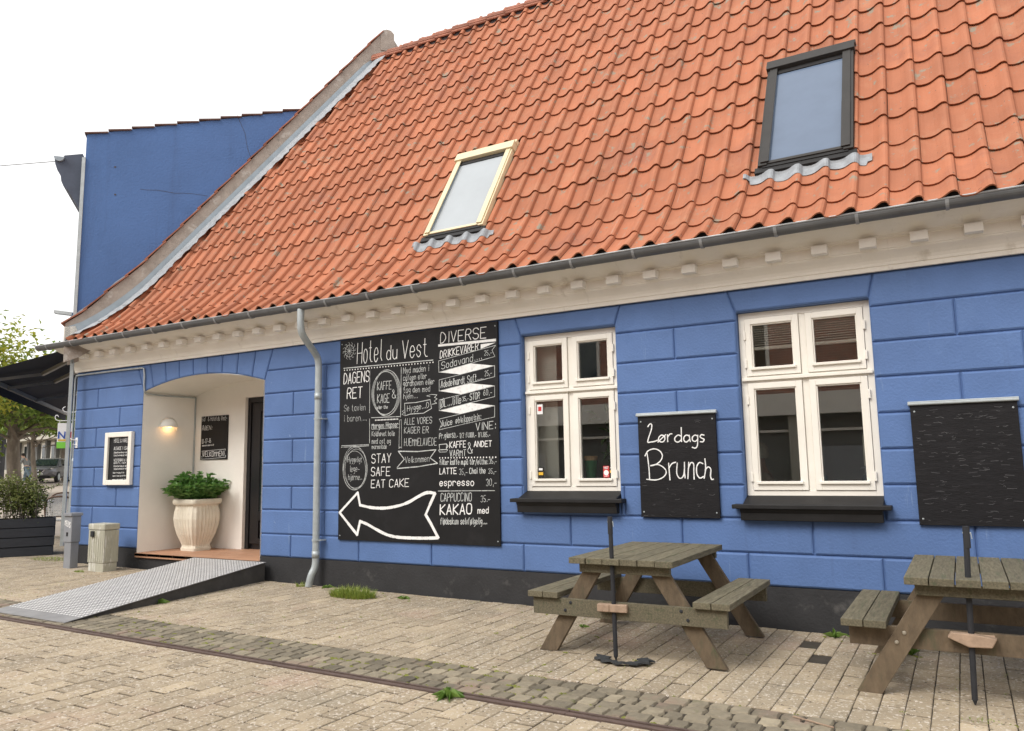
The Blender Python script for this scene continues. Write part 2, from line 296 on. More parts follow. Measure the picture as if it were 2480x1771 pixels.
# coordinates on the boards: text, start x,z, end x,z, letter height, stroke
TXT=[('Hotel',-6.326,2.369,-5.952,2.378,0.257,0.012),('du',-5.866,2.382,-5.706,2.381,0.17,0.012),('Vest',-5.633,2.38,-5.258,2.374,0.212,0.012),('DAGENS',-6.537,2.134,-6.132,2.138,0.132,0.013),('RET',-6.481,1.948,-6.239,1.952,0.131,0.014),('Se tavlen',-6.527,1.797,-6.187,1.794,0.076,0.006),('i baren....',-6.53,1.67,-6.167,1.668,0.076,0.006),('KAFFE',-6.006,2.027,-5.791,2.026,0.098,0.009),('KAGE',-6.005,1.868,-5.819,1.87,0.103,0.009),('&',-5.779,1.917,-5.72,1.918,0.105,0.009),('eller the',-6.009,1.797,-5.847,1.798,0.039,0.008),('Nyd maden i',-5.615,2.195,-5.244,2.201,0.07,0.008),('cafeen eller',-5.615,2.112,-5.275,2.114,0.065,0.008),('gårdhaven eller',-5.615,2.046,-5.165,2.042,0.065,0.008),('tag den med',-5.611,1.968,-5.228,1.961,0.066,0.008),('hjem...',-5.61,1.898,-5.407,1.895,0.059,0.007),('Hygge...D',-5.556,1.748,-5.243,1.775,0.066,0.008),('Morgen Hapser',-6.086,1.566,-5.686,1.573,0.064,0.009),('Koldhævet bolle',-6.085,1.478,-5.74,1.471,0.058,0.007),('med ost og',-6.085,1.387,-5.799,1.384,0.06,0.007),('marmelade',-6.084,1.325,-5.86,1.325,0.053,0.007),('ALLE VORES',-5.599,1.595,-5.202,1.596,0.072,0.008),('KAGER ER',-5.599,1.492,-5.25,1.487,0.072,0.008),('HJEMMELAVEDE',-5.599,1.35,-5.138,1.343,0.085,0.008),('STAY',-6.087,1.159,-5.793,1.163,0.105,0.011),('SAFE',-6.092,1.007,-5.804,1.009,0.101,0.011),('EAT CAKE',-6.091,0.868,-5.53,0.881,0.09,0.011),('Velkommen',-5.587,1.151,-5.241,1.162,0.071,0.007),('Hyggeligt',-6.463,1.175,-6.235,1.174,0.064,0.006),('lege-',-6.426,1.059,-6.271,1.061,0.074,0.006),('hjørne..',-6.448,0.962,-6.233,0.964,0.067,0.006),('DIVERSE',-5.08,2.508,-4.458,2.509,0.124,0.012),('DRIKKEVARER',-5.085,2.331,-4.566,2.386,0.085,0.011),('Sodavand....',-5.067,2.205,-4.523,2.278,0.082,0.009),('25,-',-4.488,2.312,-4.388,2.316,0.056,0.006),('Adedelhardt Saft.....',-5.077,1.994,-4.507,2.047,0.078,0.009),('25,-',-4.487,2.083,-4.392,2.092,0.059,0.007),('ØL...lille',-5.082,1.767,-4.802,1.802,0.087,0.01),('35,-',-4.786,1.822,-4.698,1.832,0.05,0.007),('STOR',-4.684,1.828,-4.554,1.842,0.072,0.01),('60,-',-4.504,1.87,-4.395,1.876,0.062,0.008),('Juice',-5.079,1.549,-4.924,1.568,0.07,0.009),('æble|appelsin:',-4.878,1.579,-4.542,1.613,0.066,0.008),('VINE:',-4.61,1.49,-4.354,1.504,0.081,0.01),('Pr.glas:',-5.102,1.416,-4.929,1.427,0.06,0.009),('50.- 1/2 fl.100.- 1fl.185.-',-4.925,1.419,-4.425,1.415,0.053,0.008),('KAFFE',-4.96,1.308,-4.742,1.312,0.069,0.011),('&',-4.72,1.242,-4.652,1.243,0.122,0.009),('ANDET',-4.636,1.312,-4.408,1.311,0.061,0.011),('VARMT',-4.961,1.214,-4.743,1.215,0.069,0.01),('filter kaffe m.på tår/el.the:',-5.098,1.123,-4.459,1.12,0.059,0.009),('35,-',-4.444,1.124,-4.347,1.126,0.054,0.007),('LATTE',-5.099,1.019,-4.869,1.021,0.066,0.011),('35,-',-4.834,1.009,-4.726,1.011,0.065,0.007),('Chai the',-4.699,1.019,-4.493,1.022,0.061,0.01),('35,-',-4.455,1.018,-4.352,1.02,0.054,0.007),('espresso',-5.099,0.888,-4.641,0.89,0.075,0.012),('30,-',-4.485,0.887,-4.351,0.89,0.073,0.008),('CAPPUCCINO',-5.086,0.717,-4.674,0.723,0.09,0.009),('35.-',-4.557,0.713,-4.437,0.717,0.07,0.007),('KAKAO',-5.095,0.57,-4.673,0.585,0.11,0.017),('med',-4.597,0.591,-4.458,0.596,0.066,0.012),('flødeskum selvfølgelig....',-5.092,0.465,-4.482,0.479,0.068,0.009)]
LN={'arrow': [(-6.579,0.573),(-6.296,0.812),(-6.259,0.665),(-6.078,0.637),(-5.878,0.634),(-5.683,0.662),(-5.534,0.705),(-5.408,0.764),(-5.304,0.806),(-5.232,0.814),(-5.165,0.803),(-5.232,0.683),(-5.294,0.567),(-5.223,0.471),(-5.122,0.316),(-5.305,0.306),(-5.512,0.303),(-5.703,0.307),(-5.855,0.331),(-6.009,0.386),(-6.144,0.442),(-6.257,0.474),(-6.301,0.318),(-6.441,0.445),(-6.579,0.573)],'l1': [(-6.54,2.331),(-5.185,2.322)],'v1': [(-6.122,2.281),(-6.122,1.759)],'v2': [(-5.644,2.272),(-5.653,1.684)],'h2': [(-6.094,1.699),(-5.664,1.693)],'v3': [(-6.121,1.688),(-6.119,1.396)],'h3': [(-6.561,1.377),(-6.13,1.379)],'h3b': [(-6.566,1.359),(-6.13,1.365)],'u1': [(-6.086,1.559),(-5.686,1.564)],'rib': [(-5.668,1.65),(-5.642,1.656),(-5.637,1.322),(-5.659,1.34),(-5.676,1.32),(-5.668,1.65)],'velk': [(-5.702,1.102),(-5.598,1.194),(-5.685,1.289),(-5.407,1.279),(-5.148,1.293),(-5.23,1.203),(-5.128,1.14),(-5.407,1.106),(-5.702,1.09)],'hyg': [(-5.588,1.707),(-5.595,1.845),(-5.428,1.845),(-5.228,1.867),(-5.208,1.765),(-5.322,1.716),(-5.513,1.715),(-5.588,1.698)],'hyg2': [(-5.228,1.901),(-5.276,1.913),(-5.207,1.926),(-5.131,1.916),(-5.166,1.889),(-5.129,1.87),(-5.172,1.847),(-5.135,1.82),(-5.201,1.812)],'hyg3': [(-5.599,1.768),(-5.632,1.752),(-5.599,1.737),(-5.632,1.717),(-5.588,1.698)],'s1': [(-5.103,2.173),(-5.106,2.305),(-4.339,2.415),(-4.387,2.365),(-4.351,2.292),(-5.103,2.173)],'s2': [(-5.1,1.958),(-5.099,2.085),(-4.356,2.191),(-4.358,2.069),(-5.1,1.958)],'s3': [(-5.101,1.734),(-5.1,1.855),(-4.36,1.968),(-4.361,1.85),(-5.101,1.734)],'s4': [(-5.102,1.516),(-5.065,1.582),(-5.101,1.638),(-4.363,1.75),(-4.365,1.629),(-5.102,1.516)],'hb': [(-5.12,0.831),(-4.379,0.836)],'cup': [(-5.103,1.35),(-5.097,1.292),(-5.006,1.293),(-5.0,1.355),(-5.103,1.35)],'cup2': [(-5.113,1.289),(-4.986,1.289),(-5.006,1.265),(-5.097,1.265),(-5.113,1.289)],'cuph': [(-4.996,1.347),(-4.98,1.33),(-5.0,1.309)],'line2': [(-5.097,1.212),(-4.359,1.205)]}
FILL=[[(-5.111,2.496),(-4.334,2.489),(-4.335,2.459),(-5.111,2.47)],[(-4.534,2.445),(-4.339,2.446),(-4.535,2.392)],[(-5.098,2.173),(-4.67,2.241),(-4.365,2.191),(-4.799,2.126)],[(-5.1,1.958),(-4.672,2.017),(-4.365,1.972),(-4.801,1.904)],[(-5.101,1.734),(-4.675,1.798),(-4.369,1.754),(-4.804,1.681)]]
DOTS=[(-6.528,2.317),(-5.185,2.308),(-6.03,1.678),(-5.697,1.677),(-5.097,1.212),(-4.359,1.205)]
BR=[[(-2.62,1.451),(-2.599,1.476),(-2.579,1.469),(-2.586,1.419),(-2.613,1.352),(-2.626,1.303),(-2.599,1.302),(-2.559,1.307),(-2.526,1.318)],[(-2.454,1.354),(-2.485,1.365),(-2.513,1.341),(-2.511,1.31),(-2.48,1.299),(-2.455,1.319),(-2.454,1.354)],[(-2.524,1.3),(-2.442,1.369)],[(-2.426,1.368),(-2.425,1.3)],[(-2.424,1.345),(-2.401,1.372),(-2.379,1.374)],[(-2.287,1.43),(-2.29,1.296)],[(-2.291,1.348),(-2.321,1.36),(-2.353,1.335),(-2.351,1.305),(-2.324,1.294),(-2.292,1.314)],[(-2.211,1.346),(-2.241,1.357),(-2.264,1.337),(-2.265,1.307),(-2.244,1.292),(-2.213,1.312)],[(-2.214,1.356),(-2.205,1.293)],[(-2.131,1.343),(-2.156,1.354),(-2.181,1.337),(-2.183,1.308),(-2.159,1.295),(-2.133,1.313)],[(-2.131,1.353),(-2.138,1.262),(-2.159,1.233),(-2.189,1.241)],[(-2.071,1.351),(-2.096,1.356),(-2.109,1.338),(-2.092,1.322),(-2.073,1.312),(-2.084,1.29),(-2.111,1.291)],[(-2.639,1.208),(-2.625,1.063),(-2.622,0.94)],[(-2.66,1.17),(-2.626,1.218),(-2.562,1.236),(-2.507,1.212),(-2.485,1.166),(-2.511,1.114),(-2.568,1.081),(-2.608,1.075)],[(-2.608,1.075),(-2.536,1.085),(-2.475,1.054),(-2.453,1.009),(-2.486,0.964),(-2.558,0.939),(-2.653,0.946)],[(-2.426,1.098),(-2.42,0.938)],[(-2.425,1.046),(-2.395,1.09),(-2.356,1.104)],[(-2.341,1.096),(-2.35,1.0),(-2.324,0.953),(-2.29,0.97),(-2.275,1.029),(-2.271,1.103)],[(-2.275,1.029),(-2.271,0.955)],[(-2.229,1.102),(-2.245,0.948)],[(-2.236,1.043),(-2.211,1.094),(-2.184,1.086),(-2.185,1.013),(-2.185,0.943)],[(-2.094,1.085),(-2.128,1.097),(-2.155,1.057),(-2.156,0.991),(-2.13,0.954),(-2.094,0.968)],[(-2.074,1.131),(-2.071,1.041),(-2.09,0.951)],[(-2.076,1.026),(-2.048,1.055),(-2.023,1.033),(-2.029,0.975),(-2.021,0.942),(-2.002,0.942)]]
MN=[('HOTEL & VARELSE',-11.112,1.55,-10.714,1.55,0.058,0.006),('ALGADE 1 I.SAL',-11.109,1.44,-10.746,1.439,0.048,0.007),('Dobbeltværelse pr nat 675',-11.104,1.389,-10.716,1.388,0.024,0.004),('Enkeltværelse pr nat 775',-11.101,1.346,-10.712,1.347,0.024,0.004),('VESTERBRO 6 I.SAL',-11.094,1.267,-10.706,1.267,0.037,0.006),('BESTIL HER',-11.092,1.233,-10.798,1.232,0.02,0.003),('Enkeltværelse pr nat 495',-11.088,1.186,-10.714,1.187,0.024,0.004),('Dobbeltværelse pr nat 595',-11.084,1.144,-10.711,1.148,0.024,0.004),('åben fredag 10-16',-11.102,1.089,-10.828,1.089,0.019,0.003),('bestil mad og kaffe her',-11.107,1.043,-10.73,1.045,0.018,0.003),('spørg personalet i baren',-11.108,0.988,-10.726,0.991,0.018,0.003)]
OP=[('Café & Hotel du Vest',-10.308,1.879,-9.756,1.872,0.071,0.006),('ÅBEN:',-10.301,1.737,-10.07,1.741,0.064,0.008),('10-17-16',-10.303,1.526,-10.086,1.537,0.07,0.008),('køkkenet lukker kl 20',-10.287,1.485,-10.019,1.492,0.021,0.003),('VELKOMMEN',-10.263,1.323,-9.794,1.327,0.077,0.01)]
OPL=[[(-10.289,1.411),(-9.748,1.429),(-9.776,1.382),(-9.742,1.304),(-10.29,1.285),(-10.265,1.35),(-10.289,1.411)]]
# ---------------------------------------------------------------- ground
def structure(name, mb, m, smooth=False, **k): return tag(mb.build(name, m, smooth=smooth, **k), kind='structure')
g = MB()
xs = [-320, -200, -130, -90, -60, -40, -28, -20, -16, -13, -10, -7, -4, -1, 2, 6, 14, 40, 120]
ys = [-120, -60, -30, -18, -12, -8, -5, -3, -1.5, 0, 2, 5, 10, 20, 40, 80, 160, 300]
for i in range(len(xs)-1):
    for j in range(len(ys)-1):
        g.face([(x, y, gz(x, y)-.03) for x, y in ((xs[i], ys[j]), (xs[i+1], ys[j]), (xs[i+1], ys[j+1]), (xs[i], ys[j+1]))])
structure('ground', g, M['street'])
def pavers(name, x0, x1, y0, y1, w, l, m, gap=.0045, ch=.005, along='y', clip=None, skip=()):
    mb = MB(); n = int(round((x1-x0)/w)); w = (x1-x0)/n
    for i in range(n):
        y = y0 - (l*.5 if i % 2 else 0) + U(-.008, .008)
        drift = 0
        while y < y1:
            ln = l + U(-.006, .006)
            a, b = max(y, y0), min(y+ln, y1); xa, xb = x0+i*w, x0+(i+1)*w; y += ln
            if b-a < .03: continue
            cx, cy = (xa+xb)/2, (a+b)/2
            if clip and not clip(cx, cy): continue
            if any(abs(cx-sx) < w/2 and abs(cy-sy) < l/2 for sx, sy in skip): continue
            dz = U(-.0022, .0022); tx, ty = U(-.008, .008), U(-.006, .006); g2 = gap/2 + U(-.001, .0015)
            def P(u, v, d): return (u, v, gz(u, v) + dz + tx*(u-cx) + ty*(v-cy) - d)
            gy = g2+.004; o = [(xa+g2, a+gy), (xb-g2, a+gy), (xb-g2, b-gy), (xa+g2, b-gy)]
            t = [(xa+g2+ch, a+gy+ch), (xb-g2-ch, a+gy+ch), (xb-g2-ch, b-gy-ch), (xa+g2+ch, b-gy-ch)]
            r = rng.gauss(0, .5)
            mb.face([P(*q, 0) for q in t], r)
            for k in range(4):
                k2 = (k+1) % 4; mb.face([P(*o[k], ch*.8), P(*o[k2], ch*.8), P(*t[k2], 0), P(*t[k], 0)], r-(1.2 if k % 2 == 0 else .4))
                mb.face([P(*o[k], .025), P(*o[k2], .025), P(*o[k2], ch*.8), P(*o[k], ch*.8)], -3.2)
    return structure(name, mb, m, norm=False)
jb = MB()
for i in range(17): jb.face([(x, y, gz(x, y)-.012) for x, y in ((-16.5+i*1.2, -6.2), (-15.3+i*1.2, -6.2), (-15.3+i*1.2, 0.01 if i > 3 else 3), (-16.5+i*1.2, 0.01 if i > 3 else 3))])
structure('joint_bed', jb, M['joint'])
pavers('pavement', -12.32, 3.2, -2.345, -.015, .1385, .285, M['paver'], skip=[(-1.13, -.62), (-1.0, -.9)])
pavers('pavement', -16.4, -12.32, -2.345, 2.95, .1385, .285, M['paver'])
pavers('lane', -16.4, 2.6, -6.1, -2.992, .150, .285, M['paver'], gap=.0045)
# granite setts: one strip, each stone with a domed, irregular head
GS = [-1, -.88, 0, .88, 1]; mb = MB(); x = -16.4; rows = 4
for rI in range(rows):
    x = -16.4 - U(0, .1); ya, yb = -2.885 + rI*.134, -2.885 + (rI+1)*.134
    while x < 2.6:
        w = U(.10, .165); c = rng.gauss(0, .5); cx, cy = x+w/2, (ya+yb)/2; dz = U(-.004, .002)
        if rng.random() < .12: c += .8
        N_ = 4; gp_ = U(.003, .0055); ph = U(0, 6)
        for i in range(N_):
            for j in range(N_):
                q = []
                for (a, b) in ((i, j), (i+1, j), (i+1, j+1), (i, j+1)):
                    u, v = GS[a], GS[b]
                    uu = u*(1-.05*v**4); vv = v*(1-.05*u**4)
                    px = cx + uu*(w/2-gp_) + .006*math.sin(3*v+ph); py = cy + vv*((yb-ya)/2-gp_) + .006*math.sin(2.3*u+ph*1.7)
                    ed = max(abs(u), abs(v)); h = -.013*(ed > .9) - .001*(u*u+v*v) + .0010*math.sin(9*u+ph)*math.cos(7*v+ph)
                    q.append((px, py, gz(px, py)+.004+dz+h))
                mb.face(q, c)
        x += w
structure('sett_strip', mb, M['sett'], norm=False)
mb = MB()
for y0, y1, h in ((-2.905, -2.925, .006), (-2.94, -2.956, .002), (-2.968, -2.99, .006)):
    for i in range(16):
        xa, xb = -16.4+i*1.19, -16.4+(i+1)*1.19-.004
        a, b = gz(xa, 0), gz(xb, 0)
        mb.face([(xa, y0, a+h), (xb, y0, b+h), (xb, y1, b+h), (xa, y1, a+h)]); mb.face([(xa, y1, a+h), (xb, y1, b+h), (xb, y1, b-.02), (xa, y1, a-.02)]); mb.face([(xa, y0, a+h), (xb, y0, b+h), (xb, y0, b-.02), (xa, y0, a-.02)])
structure('drain_channel', mb, M['rust'])
# ---------------------------------------------------------------- the blue house
house = thing('blue_house', 'long blue café house with steep orange tiled roof and white dentilled cornice', 'house', (-5, 0, -.33))
HP = bpy.data.objects['blue_house']
def hb(mb, name, m, parent=None, **k):      # parts are modelled in world space, then parented without moving
    o = mb.build(name, m, **k); p = parent or house; o.parent = p
    o.matrix_parent_inverse = wm(p).inverted(); return o
def wm(o):
    m = Matrix.LocRotScale(o.location, o.rotation_euler, o.scale)
    while o.parent: m = o.matrix_parent_inverse @ m; o = o.parent; m = Matrix.LocRotScale(o.location, o.rotation_euler, o.scale) @ m
    return m
XL, XR = -12.22, 3.2
DX0, DX1, ACX, ACZ, AR = -10.5, -7.955, -9.2275, -2.307, 4.767
def arch(x): return ACZ + math.sqrt(AR*AR - (x-ACX)**2)
W1 = (-4.04, -2.945, .82, 2.495); W2 = (-1.73, -.588, .78, 2.485)
wall = MB()
def inset(poly, d):
    n = len(poly); out = []
    for i in range(n):
        p0, p1, p2 = Vector(poly[i-1]), Vector(poly[i]), Vector(poly[(i+1) % n])
        a, b = (p1-p0).normalized(), (p2-p1).normalized(); na, nb = Vector((-a.y, a.x)), Vector((-b.y, b.x))
        s = na+nb; s = s/max(.3, s.dot(na)); out.append(p1 + s*d)
    return out
def block(poly, r=None):
    """rusticated block: (x,z) polygon, counter-clockwise seen from the street"""
    r = U(-.4, .4) if r is None else r
    A, B, C_ = inset(poly, .0025), inset(poly, .009), inset(poly, .021); n = len(poly); sk = U(-.0012, .0012)
    L = [[(p.x, y+sk, p.y) for p in P] for P, y in ((A, .021), (B, .007), (C_, .0))]
    for a, b in ((0, 1), (1, 2)):
        for i in range(n): j = (i+1) % n; wall.face([L[a][i], L[a][j], L[b][j], L[b][i]], r)
    wall.face(L[2], r)
CZ = [0, .283, .589, .885, 1.182, 1.485, 1.793, 2.096, 2.405, 2.70]
JA = [-11.06, -7.42, -6.30, -5.236, -4.047, -2.9, -1.73, -.63, .5, 1.62, 2.7]; JB = [-11.635, -6.855, -5.75, -4.62, -3.495, -2.33, -1.168, .048, 1.2, 2.3]
for k in range(9):
    z0, z1 = CZ[k], CZ[k+1]; js = JB if k % 2 else JA
    spans = [(XL, DX0), (DX1, XR)]
    if 3 <= k <= 7: spans = [(XL, DX0), (DX1, W1[0]), (W1[1], W2[0]), (W2[1], XR)]
    if k == 8: continue
    for a, b in spans:
        cut = [a] + [j for j in js if a+.16 < j < b-.12] + [b]
        if a == W1[1] and b == W2[0] and k in (4, 6): cut = [a, b]
        for p, q in zip(cut[:-1], cut[1:]):
            if k == 2:      # sill course: cut under the windows
                for (wx0, wx1, wz, _) in (W1, W2):
                    if p < wx1 and q > wx0:
                        for (pp, qq, zz) in ((p, min(q, wx0), z1), (max(p, wx0), min(q, wx1), wz-.10), (max(p, wx1), q, z1)):
                            if qq-pp > .02: block([(pp, z0), (qq, z0), (qq, zz), (pp, zz)], 0)
                        break
                else: block([(p, z0), (q, z0), (q, z1), (p, z1)])
            elif k == 7 and q == DX0: block([(p, z0), (q, z0), (q, 2.287), (-10.55, z1), (p, z1)])
            elif k == 7 and p == DX1: block([(p, z0), (q, z0), (q, z1), (-7.912, z1), (p, 2.287)])
            else: block([(p, z0), (q, z0), (q, z1), (p, z1)])
z0, z1 = 2.405, 2.70
block([(XL, z0), (-10.55, z0), (-10.674, z1), (XL, z1)])
block([(-7.912, z0), (-6.6, z0), (-6.6, z1), (-7.806, z1)]); block([(-6.6, z0), (-4.33, z0), (-4.33, z1), (-6.6, z1)])
block([(-4.33, z0), (-4.04, z0), (-4.04, 2.495), (-4.11, z1), (-4.33, z1)])
block([(-4.04, 2.495), (-2.945, 2.495), (-2.88, z1), (-4.11, z1)])
block([(-2.945, z0), (-1.73, z0), (-1.73, 2.485), (-1.80, z1), (-2.88, z1), (-2.945, 2.495)])
block([(-1.73, 2.485), (-.588, 2.485), (-.54, z1), (-1.80, z1)])
block([(-.588, z0), (XR, z0), (XR, z1), (-.54, z1), (-.588, 2.485)])
VT = [-10.674, -10.37, -10.03, -9.72, -9.414, -9.105, -8.787, -8.4725, -8.134, -7.806]; VB = [-10.5, -10.281, -9.991, -9.697, -9.396, -9.1, -8.799, -8.497, -8.198, -7.955]
for i in range(9):
    a, b = VB[i], VB[i+1]; m = (a+b)/2
    block([(a, arch(a)), (m, arch(m)), (b, arch(b)), (VT[i+1], z1), (VT[i], z1)])
WB = .020; WD = .34       # masonry body behind the blocks
for x0, x1, zz0, zz1 in ((XL, DX0, 0, 2.8), (DX1, W1[0], 0, 2.8), (W1[0], W1[1], 0, W1[2]-.03), (W1[0], W1[1], W1[3], 2.8), (W1[1], W2[0], 0, 2.8), (W2[0], W2[1], 0, W2[2]-.03), (W2[0], W2[1], W2[3], 2.8), (W2[1], XR, 0, 2.8)):
    wall.box(x0, x1, WB, WD, zz0, zz1)
n = 24
for i in range(n):
    a, b = DX0+(DX1-DX0)*i/n, DX0+(DX1-DX0)*(i+1)/n
    wall.face([(a, WB, arch(a)), (b, WB, arch(b)), (b, WB, 2.8), (a, WB, 2.8)])
# rear and end walls
wall.box(XR-.3, XR, WD, 6.4, -.4, 3.2); wall.box(-8, XR, 6.1, 6.4, -.4, 3.2)
hb(wall, 'wall', M['blue'], norm=False)
pl = MB(); pl.box(XL+.01, DX0, .006, WD, -.7, -.003); pl.box(DX1, XR, .006, WD, -.7, -.003); pl.box(DX0, DX1, .004, .3, -.7, -.075)
hb(pl, 'plinth', M['plinth'])
# doorway recess: rendered lining, tiled floor
rc = MB(); YB = .92; e_ = .004
rc.face([(DX0+e_, 0.001, -.07), (DX0+e_, YB, -.07), (DX0+e_, YB, arch(DX0)), (DX0+e_, 0.001, arch(DX0))])
rc.face([(DX1-e_, YB, -.07), (DX1-e_, 0.001, -.07), (DX1-e_, 0.001, arch(DX1)), (DX1-e_, YB, arch(DX1))])
for i in range(n):
    a, b = DX0+(DX1-DX0)*i/n, DX0+(DX1-DX0)*(i+1)/n
    rc.face([(a, 0.001, arch(a)-.003), (b, 0.001, arch(b)-.003), (b, YB, arch(b)-.003), (a, YB, arch(a)-.003)])
DRX0, DRX1, DRZ = -9.36, -8.35, 2.20
def bk(a, b, lo): rc.face([(a, YB, lo), (b, YB, lo), (b, YB, arch(b)), (a, YB, arch(a))])
xsb = [DX0+(DX1-DX0)*i/n for i in range(n+1)]
pts_ = sorted(set(xsb+[DRX0, DRX1]))
for a, b in zip(pts_[:-1], pts_[1:]): bk(a, b, DRZ if DRX0-1e-6 <= a and b <= DRX1+1e-6 else -.07)
for xx in (DRX0, DRX1): rc.face([(xx, YB, -.07), (xx, YB+.12, -.07), (xx, YB+.12, DRZ), (xx, YB, DRZ)])
rc.face([(DRX0, YB, DRZ), (DRX1, YB, DRZ), (DRX1, YB+.12, DRZ), (DRX0, YB+.12, DRZ)])
hb(rc, 'doorway_lining', M['render'], norm=False)
fl = MB()
for i in range(9):
    for j in range(4):
        xa, ya = DX0+i*(DX1-DX0)/9, -.03+j*.26; fl.box(xa+.002, xa+(DX1-DX0)/9-.002, ya+.002, ya+.258, -.10, -.06+U(-.0008, .0008), None, U(-.5, .5))
fl.box(DX0, DX1, -.028, YB+.15, -.12, -.064)
hb(fl, 'doorway_floor', M['terra'])
dr = MB(); y = YB+.10
dr.box(DRX0+.002, DRX1-.002, y, y+.05, -.06, DRZ-.003)
door = hb(dr, 'door', M['doorblk'])
dr = MB()
for a, b, c_, d in ((DRX0+.003, DRX0+.07, -.06, DRZ-.004), (DRX1-.07, DRX1-.003, -.06, DRZ-.004), (DRX0+.07, DRX1-.07, DRZ-.08, DRZ-.004)): dr.box(a, b, y-.05, y-.001, c_, d)
for a, b, c_, d in ((DRX0+.08, DRX0+.26, .02, DRZ-.09), (DRX1-.26, DRX1-.08, .02, DRZ-.09), (DRX0+.26, DRX1-.26, DRZ-.22, DRZ-.09), (DRX0+.26, DRX1-.26, .36, .5), (DRX0+.26, DRX1-.26, .02, .1)): dr.box(a, b, y-.032, y-.001, c_, d)
for i in range(3): dr.box(DRX0+.27, DRX1-.27, y-.014-.0005*i, y-.001, .11+i*.08, .18+i*.08)
hb(dr, 'door_frame', M['doorblk'], parent=door, bevel=.004)
dp = MB(); dp.box(DRX0+.262, DRX1-.262, y-.016, y-.004, .5, DRZ-.22); hb(dp, 'door_pane', M['cglass'], parent=door)
dp = MB(); dp.bar((DRX1-.17, y-.06, .95), (DRX1-.29, y-.06, .95), .02, .02); dp.bar((DRX1-.17, y-.03, .95), (DRX1-.17, y-.065, .95), .025, .025); hb(dp, 'door_handle', M['galv'], parent=door)
dp = MB(); dp.box(DRX0+.3, DRX0+.5, y-.020, y-.0165, 1.24, 1.30); hb(dp, 'door_sticker', M['yellow'], parent=door)
# cornice
CP = [(0, 2.70), (.033, 2.70), (.036, 2.738), (.046, 2.742), (.05, 2.765), (.062, 2.79), (.085, 2.815), (.115, 2.838), (.128, 2.850), (.130, 2.862), (.138, 2.864), (.138, 2.950), (.158, 2.955), (.162, 2.975), (.185, 2.985), (.215, 2.995), (.255, 3.015), (.30, 3.045), (.335, 3.075), (.345, 3.10), (.345, 3.13), (0, 3.14)]
co = MB(); xr = XR
A = [(XL - d*.42, -d, z) for d, z in CP]; B = [(xr, -d, z) for d, z in CP]
for i in range(len(CP)-1): co.face([A[i], B[i], B[i+1], A[i+1]])
A2 = [(XL - d*.42 - .62, .62, z) for d, z in CP]
for i in range(len(CP)-1): co.face([A2[i], A[i], A[i+1], A2[i+1]])     # return along the side street
cornice = hb(co, 'cornice', M['white'])
X0d, Sd = -11.942, .385
i = 0
while True:
    xx = -12.1 - .03 + i*.3862
    if xx > XR-.2: break
    d = MB(); d.box(xx-.066, xx+.066, -.232+U(-.003, .003), -.136, 2.874+U(-.003, .003), 2.948); hb(d, 'dentil', M['white'], parent=cornice, bevel=.003); i += 1
# roof --------------------------------------------------------------
PR = [(-.455, 3.108), (-.19, 3.326), (.09, 3.623), (.328, 3.934)]; SL = 1.6; RY = 3.2
def rz(Y):
    if Y >= .328: return 3.934+SL*(Y-.328)
    for (a, b), (c, d) in zip(PR[:-1], PR[1:]):
        if Y <= c: return b+(d-b)*(Y-a)/(c-a)
def gx(Y): return -11.42+.841*Y      # foot of the skewed gable parapet
TW = .2457; q_ = [(0, .016), (.06, .007), (.18, 0), (.34, .000), (.48, .009), (.60, .026), (.71, .046), (.80, .058), (.89, .059), (.96, .048), (.993, .026), (1.0, .016)]
rowsY = list(PR); y = .328
while y < RY-.05: y += .2128; rowsY.append((y, rz(y)))
SKY = [(-1.50, -.615, .25, 1.26), (-5.47, -4.585, .22, 1.12)]     # x0,x1,y0,y1 of the roof windows
def insky(x, Y): return any(a-.0 < x < b+.0 and c < Y < d for a, b, c, d in SKY)
rf = MB(); ncol = int((XR+.1+11.9)/TW)
XT0 = -.128 + TW*.13 - TW*48
for r_ in range(len(rowsY)-1):
    (y0, z0), (y1, z1) = rowsY[r_], rowsY[r_+1]; dv = Vector((0, y1-y0, z1-z0)); L = dv.length; dv.normalize(); nv = Vector((0, -dv.z, dv.y))
    for c in range(ncol+2):
        xa = XT0 + c*TW
        if xa+TW < gx(y0)-.25 or xa > XR: continue
        cx = xa+TW/2; ym = (y0+y1)/2
        sk_ = [s for s in SKY if s[2] < ym < s[3] and xa+TW > s[0] and xa < s[1]]
        if sk_ and xa > sk_[0][0]-.02 and xa+TW < sk_[0][1]+.02: continue
        rv = rng.gauss(0, .42); lf = U(-.002, .004); dx = U(-.003, .003); ln = U(-.008, .008); xlim = gx(y0)-.02
        if rng.random() < .03: rv -= .9
        lo, hi, nb = [], [], []
        for (u, h) in q_:
            x = xa+u*TW*1.0+dx
            pa = Vector((x, y0, z0)) - dv*(.045+ln) + nv*(h+.029+lf); pb = Vector((x, y1, z1)) + nv*(h+.004); pn = Vector((x, y0, z0)) - dv*(.041+ln) + nv*(h+.015+lf)
            for p in (pa, pb, pn):
                p.x = max(p.x, gx(p.y)+.22)
                if sk_: p.x = min(p.x, sk_[0][0]+.01) if cx < sk_[0][0]+.4 else max(p.x, sk_[0][1]-.01)
            lo.append(pa); hi.append(pb); nb.append(pn)
        for k in range(len(q_)-1):
            rf.face([lo[k], lo[k+1], hi[k+1], hi[k]], rv); rf.face([nb[k], nb[k+1], lo[k+1], lo[k]], rv-.25)
roof = hb(rf, 'roof', M['tile'], norm=False)
ru = MB()        # boarding under the tiles, rear slope
bq = [(-.40, 3.14), (-.17, 3.31), (.12, 3.61), (.36, 3.93), (RY, 8.45)]
